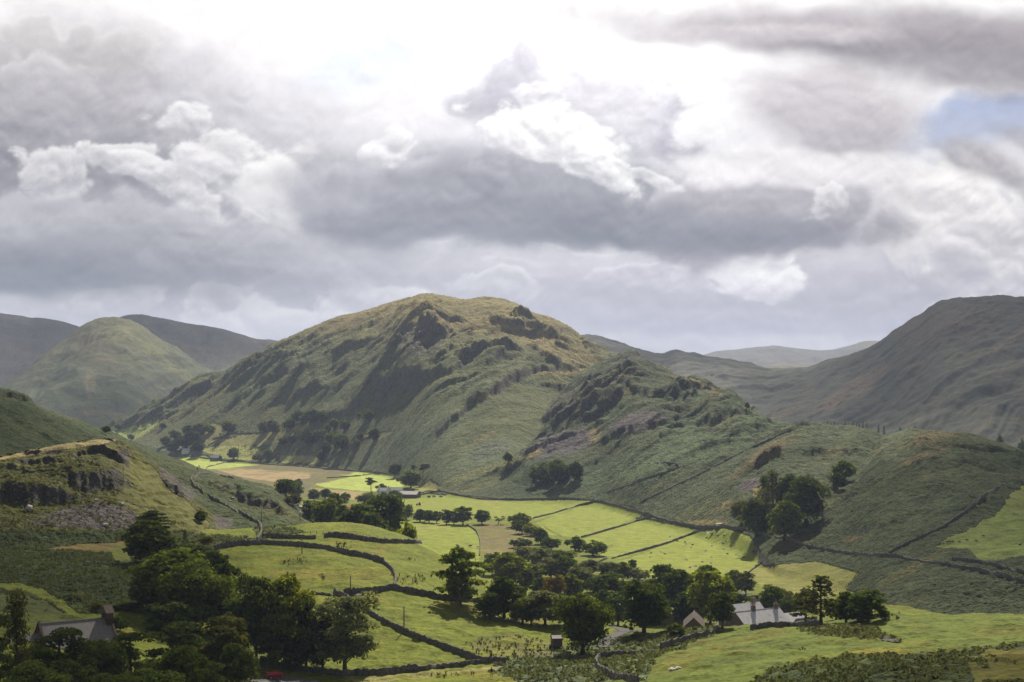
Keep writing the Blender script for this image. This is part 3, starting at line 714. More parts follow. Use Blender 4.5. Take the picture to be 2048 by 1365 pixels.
def make_cover():
    f32 = np.float32
    n1 = fbm(XG / 60, YG / 60, 4, 201, .55)
    n2 = fbm(XG / 14, YG / 14, 4, 202, .6)
    n3 = fbm(XG / 3.5, YG / 5, 3, 203, .6)
    nd = fbm((XG * .8 + YG * .6) / 150, (YG * .8 - XG * .6) / 22, 4, 204, .6)      # streaks running down the hill faces
    col = np.zeros((NR, NC, 3), f32)
    rough = np.zeros((NR, NC), f32)
    # slopes
    P = np.stack([XG, YG, HZ], -1)
    du = np.gradient(P, axis=1); dv = np.gradient(P, axis=0)
    nrm = np.cross(du, dv); nrm /= np.linalg.norm(nrm, axis=-1, keepdims=True) + 1e-9
    nz = np.abs(nrm[..., 2]).astype(f32)
    del du, dv, P

    def lerp(c, m, sel=None):
        nonlocal col
        m = np.clip(m, 0, 1)[..., None]
        col = col * (1 - m) + np.array(c, f32) * m

    base = {0: C_NEAR, 1: (0.055, 0.068, 0.036), 2: (0.05, 0.055, 0.038), 3: (0.084, 0.096, 0.036), 4: (0.045, 0.060, 0.024), 5: (0.042, 0.056, 0.018), 6: (0.065, 0.068, 0.018)}
    for i, c in base.items():
        col[LID == i] = c
    rough[(LID >= 3)] = 0.8
    rough[LID == 0] = 0.15
    hillm = LID > 0
    # mottling between dry grass and bracken on the hills
    lerp(C_DRY, hillm * sstep(.12, .5, n1 * .7 + nd * .7) * .55)
    lerp(C_PALE, ((LID == 3) | (LID == 4)) * sstep(-.05, .4, -n1 * .6 + n2 * .7) * np.where((LID == 4) & (YG < 1150), .28, .6))
    lerp(C_DARKB, hillm * (LID != 1) * sstep(.15, .5, n2 * .8 - nd * .5) * .5)
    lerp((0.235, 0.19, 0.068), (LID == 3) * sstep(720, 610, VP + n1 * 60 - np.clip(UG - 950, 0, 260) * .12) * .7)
    lerp(C_HEATH, (LID == 2) * sstep(0, .5, nd + n1 * .4) * .7)
    lerp((0.10, 0.10, 0.042), (LID == 1) * sstep(760, 650, VP + n1 * 70 + nd * 40) * .7)
    # blobs
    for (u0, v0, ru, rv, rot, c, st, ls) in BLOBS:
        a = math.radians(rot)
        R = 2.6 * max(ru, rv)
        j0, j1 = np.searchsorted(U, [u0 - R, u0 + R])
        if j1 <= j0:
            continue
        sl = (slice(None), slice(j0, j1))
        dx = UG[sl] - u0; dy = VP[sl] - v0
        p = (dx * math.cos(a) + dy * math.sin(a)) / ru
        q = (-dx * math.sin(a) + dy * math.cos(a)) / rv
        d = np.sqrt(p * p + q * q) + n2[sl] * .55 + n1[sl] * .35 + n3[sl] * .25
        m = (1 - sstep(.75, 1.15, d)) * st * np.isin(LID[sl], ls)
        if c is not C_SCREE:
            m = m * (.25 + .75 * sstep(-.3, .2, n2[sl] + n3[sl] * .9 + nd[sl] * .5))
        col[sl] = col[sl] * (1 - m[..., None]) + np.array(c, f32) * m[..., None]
        if c is C_SCREE:
            rough[sl] = np.maximum(rough[sl], m)
    # field and patch polygons
    nuv = fbm(XG / 45, YG / 60, 5, 271, .6) * 1.3
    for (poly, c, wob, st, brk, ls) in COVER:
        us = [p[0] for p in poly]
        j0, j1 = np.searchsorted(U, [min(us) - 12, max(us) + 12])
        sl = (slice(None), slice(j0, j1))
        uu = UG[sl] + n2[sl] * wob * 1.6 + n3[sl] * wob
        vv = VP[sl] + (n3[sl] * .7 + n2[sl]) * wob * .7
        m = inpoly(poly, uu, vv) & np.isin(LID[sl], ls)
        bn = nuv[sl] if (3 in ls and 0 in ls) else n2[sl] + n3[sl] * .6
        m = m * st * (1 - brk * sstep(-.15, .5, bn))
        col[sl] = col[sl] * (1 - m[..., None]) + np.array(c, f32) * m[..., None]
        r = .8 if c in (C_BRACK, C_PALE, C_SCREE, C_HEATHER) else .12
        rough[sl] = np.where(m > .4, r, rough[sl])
    # rock on the steep places
    thr = np.array([.0, .74, .72, .58, .62, .74, .78], f32)[LID]
    thr = np.where((LID == 6) & (UG > 258) & (UG < 440), .4, thr)
    rk = sstep(thr, thr - .14, nz + n3 * .05 + n2 * .06)
    lerp((0.088, 0.084, 0.075), rk * .85 * (LID == 3))
    lerp(C_ROCK, rk * .9 * (LID != 3))
    # mossy and worn spots in the near grass
    g = (LID == 0) & (YG < 620)
    lerp((0.135, 0.11, 0.028), g * (rough < .5) * sstep(.05, .5, n2 * .8 + n1 * .5) * .6)
    lerp((0.065, 0.092, 0.004), g * (rough < .5) * sstep(.18, .55, -n2 * .6 + n3 * .5) * .45)
    fld = (RGH_F(rough)) * (YG > 480) * ((LID == 0) | (LID == 4))
    lerp((0.20, 0.175, 0.06), fld * sstep(.1, .6, fbm(XG / 40, YG / 70, 4, 261) + n3 * .3) * .35)
    lerp((0.12, 0.16, 0.03), fld * sstep(.1, .6, fbm(XG / 30, YG / 50, 4, 266) + n3 * .3) * .35)
    vivid = (LID == 0) & (UG > 1230) & (YG < 350) & (rough < .5)
    col = np.where(vivid[..., None], col * np.array((.76, .84, .12), f32), col)
    col *= (1 + n3 * .22 + n2 * .12)[..., None]
    return np.clip(col, .012, .6), rough

COV, RGH = make_cover()

# bracken and heather stand up from the ground
_lump = fbm(XG / 2.6, YG / 2.6, 2, 301, .6) + .5 * fbm(XG / 7, YG / 9, 2, 302)
def blur(a, r, c):
    for ax, k in ((0, r), (1, c)):
        cs = np.cumsum(np.concatenate([np.repeat(a.take([0], ax), k + 1, ax), a, np.repeat(a.take([-1], ax), k, ax)], ax), ax, dtype=np.float64)
        n = a.shape[ax]
        a = ((cs.take(range(2 * k + 1, 2 * k + 1 + n), ax) - cs.take(range(0, n), ax)) / (2 * k + 1)).astype(np.float32)
    return a

_tall = np.clip(blur(RGH, max(2, int(6 / RES)), max(2, int(5 / RES))) - .3, 0, 1) * np.clip(.45 + YG / 2200, .5, 1.6)
HZ = (HZ + _tall * (_lump * np.where(LID == 4, np.where(YG < 1150, 2.7, 1.9), 1.4) + .35) + (RGH <= .3) * sstep(900, 400, YG) * (fbm(XG / 2.0, YG / 3.0, 3, 303) * .26 + (LID == 0) * sstep(-.1, .4, fbm(XG / 7, YG / 8, 3, 305)) * sstep(420, 330, YG) * .55)).astype(np.float32)

def ground_at(x, y):
    """height of the terrain at a place"""
    u = CX + FPX * x / y
    j = (u - U[0]) / (U[1] - U[0])
    i = np.searchsorted(YR, y) - 1
    i = max(0, min(NR - 2, i)); j = max(0, min(NC - 1.001, j))
    j0 = int(j); a = j - j0; b = (y - YR[i]) / (YR[i + 1] - YR[i])
    return float((HZ[i, j0] * (1 - a) + HZ[i, j0 + 1] * a) * (1 - b) + (HZ[i + 1, j0] * (1 - a) + HZ[i + 1, j0 + 1] * a) * b)

_VPF = vproj(HZ)
def hit(u, v, ymin=0.0):
    """the place on the terrain that the direction (u, v) first meets beyond ymin"""
    j = int(round((u - U[0]) / (U[1] - U[0])))
    j = max(0, min(NC - 1, j))
    c = _VPF[:, j]
    k = np.nonzero((c <= v) & (YR >= ymin))[0]
    if len(k) == 0:
        k = [int(np.argmin(np.where(YR >= ymin, c, 1e9)))]
    i = int(k[0])
    y = float(YR[i])
    if i > 0 and YR[i - 1] >= ymin and c[i - 1] > v:
        f = (c[i - 1] - v) / (c[i - 1] - c[i] + 1e-9)
        y = float(YR[i - 1] + (YR[i] - YR[i - 1]) * f)
    x = (u - CX) / FPX * y
    return x, y, ground_at(x, y)

# ------------------------------------------------------------------ terrain mesh
def terrain_material():
    m = bpy.data.materials.new('hill_ground')
    m.use_nodes = True
    t = m.node_tree; t.nodes.clear(); k = NT(t)
    out = k.n('ShaderNodeOutputMaterial'); bs = k.n('ShaderNodeBsdfPrincipled')
    at = k.n('ShaderNodeAttribute'); at.attribute_name = 'cover'
    geo = k.n('ShaderNodeNewGeometry')
    pos = geo.outputs['Position']
    n1 = k.noise(pos, 0.9, 5, .6)
    n2 = k.noise(pos, 0.12, 5, .6)
    f = k.m('ADD', k.mr(n1, .3, .7, .72, 1.28), k.mr(n2, .3, .7, -.26, .26))
    c = k.vm('SCALE', at.outputs['Color'], scale=f)
    k.link(c, bs.inputs['Base Color'])
    bs.inputs['Roughness'].default_value = .85
    bs.inputs['Specular IOR Level'].default_value = .04
    bp = k.n('ShaderNodeBump')
    bp.inputs['Strength'].default_value = .8
    h = k.m('MULTIPLY', k.m('ADD', k.m('ADD', n1, k.m('MULTIPLY', n2, 4.0)), k.m('MULTIPLY', k.noise(pos, .3, 4, .6), 2.0)), k.mr(at.outputs['Alpha'], 0, .8, .12, 1.3))
    k.link(h, bp.inputs['Height'])
    bp.inputs['Distance'].default_value = 1.2
    k.link(bp.outputs[0], bs.inputs['Normal'])
    k.link(bs.outputs[0], out.inputs[0])
    return m

M_GROUND = terrain_material()
terrain = grid_mesh('terrain', XG, YG, HZ, COV, RGH)
terrain.data.materials.append(M_GROUND)
terrain['kind'] = 'structure'

# ------------------------------------------------------------------ farther fells, each its own ridge
def far_ridge(name, crest, depth, low, colr, amp, lam, seed, yoff=0):
    u = np.arange(crest[0][0], crest[-1][0] + .1, 3.0)
    t = np.linspace(-1.0, .6, 130)
    v, Yc = line(crest, u, 6)
    Zt = zat(v, Yc)
    T, _ = np.meshgrid(t, u, indexing='ij')
    Y = Yc[None] + T * depth
    X = (u[None] - CX) / FPX * Y
    fall = np.where(T < 0, np.abs(T) ** 1.15, (T / .6) ** 1.3)
    Z = Zt[None] * (1 - fall) + low * fall
    e = np.minimum(1, np.abs(T) * 6 + .15)
    Z = Z + e * ((ridged(X / lam + .3 * T, Y / (lam * 4), 4, seed) - .55) * amp + fbm(X / (lam * .4), Y / (lam * .4), 4, seed + 5) * amp * .25)
    n = fbm(X / (lam * .7), Y / (lam * 1.5), 4, seed + 9)
    c = np.array(colr[0])[None, None] * (1 - sstep(-.3, .5, n)[..., None]) + np.array(colr[1])[None, None] * sstep(-.3, .5, n)[..., None]
    o = grid_mesh(name, X, Y, Z, c.astype(np.float32), np.full(Z.shape, .5, np.float32))
    o.data.materials.append(M_GROUND)
    o['kind'] = 'structure'
    return o

far_ridge('hills', [(-600, 560, 4900), (-200, 590, 4900), (0, 625, 4900), (30, 630, 4900), (60, 636, 4900), (95, 637, 4900), (125, 643, 4900), (165, 656, 4900), (230, 700, 4900), (300, 760, 4900)],
          1400, -10, ((0.06, 0.062, 0.05), (0.08, 0.072, 0.05)), 40, 260, 401)
far_ridge('hills', [(100, 760, 5000), (200, 655, 5000), (240, 635, 5000), (258, 630, 5000), (285, 629, 5000), (310, 634, 5000), (350, 643, 5000), (390, 648, 5000), (430, 654, 5000), (470, 666, 5000), (510, 677, 5000), (540, 680, 5000), (580, 686, 5000), (660, 700, 5000), (800, 740, 5000)],
          1500, -10, ((0.065, 0.07, 0.05), (0.1, 0.09, 0.055)), 40, 220, 411)
far_ridge('hills', [(1300, 735, 9000), (1400, 712, 9000), (1425, 704, 9000), (1470, 700, 9000), (1510, 695, 9000), (1545, 692, 9000), (1580, 694, 9000), (1630, 699, 9000), (1670, 697, 9000), (1700, 689, 9000), (1725, 682, 9000), (1755, 681, 9000), (1800, 690, 9000), (1900, 720, 9000)],
          2500, -20, ((0.08, 0.078, 0.06), (0.1, 0.09, 0.06)), 60, 400, 421)
far_ridge('hills', [(1400, 770, 6500), (1500, 745, 6500), (1540, 730, 6500), (1560, 726, 6500), (1600, 730, 6500), (1640, 738, 6500), (1700, 760, 6500)],
          900, -20, ((0.12, 0.11, 0.06), (0.14, 0.12, 0.07)), 25, 160, 431)

# the land beyond and below everything
def build_base():
    me = bpy.data.meshes.new('ground')
    s = 12500
    me.from_pydata([(-s, -300, -60), (s, -300, -60), (s, s, -60), (-s, s, -60)], [], [(0, 1, 2, 3)])
    at = me.attributes.new('cover', 'FLOAT_COLOR', 'POINT')
    for d in at.data:
        d.color = (.08, .09, .05, .2)
    me.materials.append(M_GROUND)
    o = bpy.data.objects.new('ground', me); COL.objects.link(o); o['kind'] = 'structure'
build_base()

# ------------------------------------------------------------------ the air
def build_haze():
    me = bpy.data.meshes.new('haze')
    bm = bmesh.new()
    bmesh.ops.create_cube(bm, size=1)
    bm.to_mesh(me); bm.free()
    o = bpy.data.objects.new('haze', me); COL.objects.link(o)
    o.scale = (26000, 13200, 820)
    o.location = (0, 6200, -61 + 410)
    m = bpy.data.materials.new('haze_air'); m.use_nodes = True
    t = m.node_tree; t.nodes.clear(); k = NT(t)
    out = k.n('ShaderNodeOutputMaterial'); pv = k.n('ShaderNodeVolumePrincipled')
    pv.inputs['Color'].default_value = (.58, .69, 1.0, 1)
    pv.inputs['Density'].default_value = HAZE
    pv.inputs['Anisotropy'].default_value = .05
    k.link(pv.outputs[0], out.inputs['Volume'])
    me.materials.append(m)
    o['kind'] = 'stuff'
HAZE = 0.000055
build_haze()
# ------------------------------------------------------------------ unseen clouds: far ones shade the fells, near ones added to dim the corners
def shade_cloud_material(name, thick):
    m = bpy.data.materials.new(name); m.use_nodes = True
    t = m.node_tree; t.nodes.clear(); k = NT(t)
    out = k.n('ShaderNodeOutputMaterial'); df = k.n('ShaderNodeBsdfDiffuse'); tr = k.n('ShaderNodeBsdfTransparent'); mx = k.n('ShaderNodeMixShader')
    df.inputs['Color'].default_value = (.8, .8, .82, 1)
    tc = k.n('ShaderNodeTexCoord')
    p = tc.outputs['Object']
    x, y, z = k.xyz(p)[:3]
    r = k.m('SQRT', k.m('ADD', k.m('MULTIPLY', x, x), k.m('MULTIPLY', y, y)))
    n = k.noise(p, 2.6, 6, .6)
    f = k.m('ADD', k.m('SUBTRACT', 1.0, r), k.m('MULTIPLY', k.m('SUBTRACT', n, .5), 1.1))
    k.link(k.mr(f, .0, .7, 0, thick, smooth=True), mx.inputs[0])
    k.link(tr.outputs[0], mx.inputs[1]); k.link(df.outputs[0], mx.inputs[2])
    k.link(mx.outputs[0], out.inputs[0])
    return m

def build_shade_clouds():
    tx, ty = SUN_DIR.x / SUN_DIR.z, SUN_DIR.y / SUN_DIR.z
    thick = shade_cloud_material('shade_cloud_thick', .5)
    mid = shade_cloud_material('shade_cloud_middling', .46)
    # what is shaded (x, y, ground height), half sizes, turn, cloud height, material
    for (gx, gy, gz, rx, ry, rot, h, mt) in CLOUD_SHADE:
        bm = bmesh.new()
        bmesh.ops.create_icosphere(bm, subdivisions=5, radius=1)
        for v in bm.verts:
            c = v.co
            q = 1 + .12 * math.sin(3 * math.atan2(c.y, c.x) + gx) + .07 * math.sin(7 * math.atan2(c.y, c.x) + gy)
            c.x *= q; c.y *= q
            c.z += .25 * abs(math.sin(c.x * 5 + gy) * math.cos(c.y * 6 + gx))
        me = bpy.data.meshes.new('cloud'); bm.to_mesh(me); bm.free()
        for f in me.polygons:
            f.use_smooth = True
        o = bpy.data.objects.new('cloud', me); COL.objects.link(o)
        dh = h - gz
        o.location = (gx + tx * dh, gy + ty * dh, h)
        o.scale = (rx, ry, min(rx, ry) * .18)
        o.rotation_euler = (0, 0, math.radians(rot))
        me.materials.append(thick if mt == 't' else mid)
        o['kind'] = 'structure'

CLOUD_SHADE = [(950, 2850, 150, 620, 1150, -12, 2600, 't'), (-1350, 4700, 150, 900, 900, 0, 3400, 't'), (420, 3600, 120, 320, 420, 0, 2500, 'm'),
               (-150, 330, 45, 120, 190, -15, 1150, 'm'), (-330, 720, 80, 170, 190, 0, 1150, 'm'), (360, 740, 40, 260, 380, -20, 1250, 'm'), (120, 190, 50, 130, 50, 0, 1150, 'm'), (-95, 205, 45, 75, 70, 0, 1150, 't'),  # added out of view: the near ones darken the corners in place of vignetting
               (-800, 2900, 60, 260, 300, 0, 2300, 'm')]
build_shade_clouds()

# ------------------------------------------------------------------ building blocks for things
class MB:
    """collects shapes into one mesh"""
    def __init__(self):
        self.v = []; self.f = []; self.m = []

    def add(self, verts, faces, mi=0):
        b = len(self.v)
        self.v += [tuple(p) for p in verts]
        self.f += [tuple(b + i for i in f) for f in faces]
        self.m += [mi] * len(faces)

    def box(self, x0, x1, y0, y1, z0, z1, mi=0):
        self.add([(x0, y0, z0), (x1, y0, z0), (x1, y1, z0), (x0, y1, z0), (x0, y0, z1), (x1, y0, z1), (x1, y1, z1), (x0, y1, z1)],
                 [(0, 3, 2, 1), (4, 5, 6, 7), (0, 1, 5, 4), (1, 2, 6, 5), (2, 3, 7, 6), (3, 0, 4, 7)], mi)

    def tube(self, pts, rad, n=6, mi=0):
        pts = [Vector(p) for p in pts]
        rings = []
        for i, p in enumerate(pts):
            d = (pts[min(i + 1, len(pts) - 1)] - pts[max(i - 1, 0)]).normalized()
            a = d.cross(Vector((0, 1, .3)) if abs(d.y) < .9 else Vector((1, 0, 0))).normalized()
            b = d.cross(a)
            rings.append([p + (a * math.cos(q) + b * math.sin(q)) * rad[i] for q in [2 * math.pi * k / n for k in range(n)]])
        vs = [v for r in rings for v in r]
        fs = []
        for i in range(len(rings) - 1):
            for k in range(n):
                fs.append((i * n + k, i * n + (k + 1) % n, (i + 1) * n + (k + 1) % n, (i + 1) * n + k))
        fs.append(tuple(range(n))[::-1]); fs.append(tuple((len(rings) - 1) * n + k for k in range(n)))
        self.add(vs, fs, mi)

    def ball(self, c, r, seg=10, ring=7, mi=0):
        vs = []; fs = []
        for i in range(ring + 1):
            th = math.pi * i / ring
            for k in range(seg):
                ph = 2 * math.pi * k / seg
                vs.append((c[0] + r[0] * math.sin(th) * math.cos(ph), c[1] + r[1] * math.sin(th) * math.sin(ph), c[2] + r[2] * math.cos(th)))
        for i in range(ring):
            for k in range(seg):
                fs.append((i * seg + k, (i + 1) * seg + k, (i + 1) * seg + (k + 1) % seg, i * seg + (k + 1) % seg))
        self.add(vs, fs, mi)

    def mesh(self, name, mats, smooth=False):
        me = bpy.data.meshes.new(name)
        me.from_pydata(self.v, [], self.f)
        for m in (mats if isinstance(mats, (list, tuple)) else [mats]):
            me.materials.append(m)
        me.polygons.foreach_set('material_index', self.m)
        if smooth:
            me.polygons.foreach_set('use_smooth', [True] * len(self.f))
        me.update()
        return me

    def build(self, name, mats, parent=None, smooth=False, loc=None, rz=None):
        return link(name, self.mesh(name, mats, smooth), parent, loc, rz)

def link(name, me, parent=None, loc=None, rz=None):
    o = bpy.data.objects.new(name, me)
    COL.objects.link(o)
    if parent is not None:
        o.parent = parent
    if loc is not None:
        o.location = loc
    if rz is not None:
        o.rotation_euler = (0, 0, rz)
    return o

def tag(o, label, cat, group=None, kind=None):
    o['label'] = label; o['category'] = cat
    if group:
        o['group'] = group
    if kind:
        o['kind'] = kind
    return o

def thing(name, label, cat, loc, rz=0, group=None, sc=None):
    o = bpy.data.objects.new(name, None)
    COL.objects.link(o)
    o.empty_display_size = .5
    o.location = loc; o.rotation_euler = (0, 0, rz)
    if sc is not None:
        o.scale = sc
    return tag(o, label, cat, group)

def copy_tree(o, parent=None):
    c = o.copy(); COL.objects.link(c)
    c.parent = parent
    for ch in list(o.children):
        copy_tree(ch, c)
    return c

def mat(name, col, rough=.85, spec=.2, noise=None, amt=.3, bump=0.0, bscale=None, stretch=(1, 1, 1), space='Object', metal=0):
    m = bpy.data.materials.new(name); m.use_nodes = True
    t = m.node_tree; t.nodes.clear(); k = NT(t)
    out = k.n('ShaderNodeOutputMaterial'); bs = k.n('ShaderNodeBsdfPrincipled')
    bs.inputs['Roughness'].default_value = rough
    bs.inputs['Specular IOR Level'].default_value = spec
    bs.inputs['Metallic'].default_value = metal
    if noise:
        p = k.vm('MULTIPLY', k.n('ShaderNodeTexCoord').outputs[space], stretch)
        n = k.noise(p, noise, 5, .65)
        f = k.mr(n, .28, .72, 1 - amt, 1 + amt)
        k.link(k.vm('SCALE', (*col,), scale=f), bs.inputs['Base Color'])
        if bump:
            b = k.n('ShaderNodeBump'); b.inputs['Strength'].default_value = 1; b.inputs['Distance'].default_value = bump
            k.link(k.noise(p, bscale or noise, 4, .6), b.inputs['Height'])
            k.link(b.outputs[0], bs.inputs['Normal'])
    else:
        bs.inputs['Base Color'].default_value = (*col, 1)
    k.link(bs.outputs[0], out.inputs[0])
    return m

def leaf_mat(name, col, trans=.3, vary=.35):
    m = bpy.data.materials.new(name); m.use_nodes = True
    t = m.node_tree; t.nodes.clear(); k = NT(t)
    out = k.n('ShaderNodeOutputMaterial'); df = k.n('ShaderNodeBsdfDiffuse'); tl = k.n('ShaderNodeBsdfTranslucent'); mx = k.n('ShaderNodeMixShader')
    tc = k.n('ShaderNodeTexCoord')
    oi = k.n('ShaderNodeObjectInfo')
    n = k.noise(tc.outputs['Object'], 9, 3, .6)
    n2 = k.noise(tc.outputs['Object'], 60, 2, .6)
    f = k.m('ADD', k.mr(n, .3, .7, 1 - vary, 1 + vary), k.mr(n2, .3, .7, -.22, .22))
    f = k.m('MULTIPLY', f, k.mr(oi.outputs['Random'], 0, 1, .82, 1.18))
    c = k.mix(k.mr(n, .35, .65), col, (col[0] * 1.5, col[1] * 1.22, col[2] * .9))
    c = k.vm('SCALE', c, scale=f)
    k.link(c, df.inputs[0])
    k.link(k.mix(.5, c, k.vm('MULTIPLY', c, (1.7, 1.7, .5))), tl.inputs[0])
    mx.inputs[0].default_value = trans
    k.link(df.outputs[0], mx.inputs[1]); k.link(tl.outputs[0], mx.inputs[2])
    k.link(mx.outputs[0], out.inputs[0])
    return m

M = dict(
    bark=mat('bark', (.085, .07, .055), noise=6, amt=.4, stretch=(1, 1, .3)),
    palebark=mat('pale_bark', (.17, .155, .13), noise=6, amt=.4, stretch=(1, 1, .3)),
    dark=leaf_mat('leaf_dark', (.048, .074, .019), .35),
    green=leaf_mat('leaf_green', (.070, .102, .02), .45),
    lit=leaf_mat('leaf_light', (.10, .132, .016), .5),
    grey=leaf_mat('leaf_grey', (.098, .122, .062), .38),
    olive=leaf_mat('leaf_olive', (.075, .08, .018), .38),
    bronze=leaf_mat('leaf_bronze', (.082, .066, .014), .4),
    pine=leaf_mat('needles', (.042, .062, .02), .25),
    larch=leaf_mat('larch_needles', (.05, .06, .02), .3),
    stone=mat('wall_stone', (.105, .097, .085), noise=1.7, amt=.65, bump=.25, bscale=2.6, space='Object'),
    slate=mat('slate', (.34, .335, .345), rough=.36, spec=.6, noise=1.6, amt=.3, bump=.02, bscale=4),
    oldslate=mat('old_slate', (.125, .115, .112), rough=.6, spec=.35, noise=2.5, amt=.35, bump=.03, bscale=5),
    rust=mat('brown_sheet', (.06, .048, .04), rough=.8, spec=.1, noise=1.2, amt=.3, bump=.02, bscale=6),
    rubble=mat('rubble_stone', (.12, .105, .095), noise=2.5, amt=.5, bump=.06, bscale=3),
    white=mat('white_render', (.72, .71, .68), noise=1, amt=.08),
    redstone=mat('red_stone', (.075, .05, .042), noise=3, amt=.4, bump=.04),
    pot=mat('chimney_clay', (.30, .13, .07), noise=4, amt=.2),
    glass=mat('window_glass', (.03, .035, .04), rough=.08, spec=.6),
    frame=mat('window_paint', (.6, .6, .58)),
    wood=mat('old_wood', (.12, .09, .065), noise=4, amt=.4, stretch=(1, 1, .2)),
    pole=mat('pole_wood', (.085, .07, .055), noise=4, amt=.3, stretch=(1, 1, .2)),
    red=mat('red_paint', (.33, .012, .012), rough=.3, spec=.5),
    tyre=mat('tyre', (.02, .02, .02)), metal=mat('grey_metal', (.3, .3, .31), rough=.4, spec=.5, noise=3, amt=.15), black=mat('black_plastic', (.03, .03, .03)),
    wool=mat('wool', (.62, .58, .5), noise=5, amt=.15), darkwool=mat('dark_wool', (.06, .05, .045), noise=5, amt=.2),
    rock=mat('pale_boulder', (.33, .31, .29), noise=2, amt=.35, bump=.1), tarmac=mat('tarmac', (.09, .087, .09), spec=.04, rough=.95, noise=.8, amt=.25, space='Object', bump=.01),
    water=mat('stream_water', (.05, .055, .05), rough=.08, spec=.5, noise=1.5, amt=.2, bump=.02),
    jacket=mat('dark_jacket', (.022, .022, .028)), trousers=mat('dark_trousers', (.03, .03, .036)), skin=mat('skin', (.5, .32, .24)), hair=mat('brown_hair', (.05, .03, .02)),
    bracken=leaf_mat('bracken_frond', (.11, .138, .06), .4, .6), grass=leaf_mat('grass_blade', (.062, .085, .006), .35, .4), rush=leaf_mat('rush_blade', (.06, .06, .02), .2, .4),
)

# ------------------------------------------------------------------ trees
def leaves(centres, radii, per, size, rng, flat=.75, droop=0.0, inner=.25):
    """leaf clumps scattered over the shells of many small lobes"""
    V = []; 
    for c, r in zip(centres, radii):
        n = max(6, int(per * (r[0] * r[1]) ** .5 / .15))
        d = rng.normal(size=(n, 3)); d /= np.linalg.norm(d, axis=1, keepdims=True)
        d[:, 2] = np.where(d[:, 2] < -.6, -d[:, 2] * .8, d[:, 2])
        q = np.where(rng.rand(n) < inner, rng.uniform(.3, .85, n), rng.uniform(.85, 1.12, n))
        p = np.array(c) + d * q[:, None] * np.array(r)
        nm = d * .8 + rng.normal(size=(n, 3)) * .55 + np.array([0, 0, .35])
        nm /= np.linalg.norm(nm, axis=1, keepdims=True)
        t = np.cross(nm, rng.normal(size=(n, 3))); t /= np.linalg.norm(t, axis=1, keepdims=True)
        b = np.cross(nm, t)
        if droop:
            b = b * (1 - droop) + np.array([0, 0, -1.0]) * droop
        s = size * rng.uniform(.6, 1.35, n)[:, None]
        V.append(np.stack([p - t * s - b * s * flat * .6, p + t * s * .7 - b * s * flat, p + t * s + b * s * flat * .7, p - t * s * .8 + b * s * flat], 1))
    V = np.concatenate(V).reshape(-1, 3)
    nf = len(V) // 4
    return V, nf

def crown_mesh(name, V, nf, m):
    me = bpy.data.meshes.new(name)
    me.vertices.add(len(V)); me.vertices.foreach_set('co', V.astype(np.float32).ravel())
    me.loops.add(nf * 4); me.polygons.add(nf)
    me.loops.foreach_set('vertex_index', np.arange(nf * 4, dtype=np.int32))
    me.polygons.foreach_set('loop_start', np.arange(nf, dtype=np.int32) * 4)
    me.update(calc_edges=True)
    me.materials.append(m)
    return me

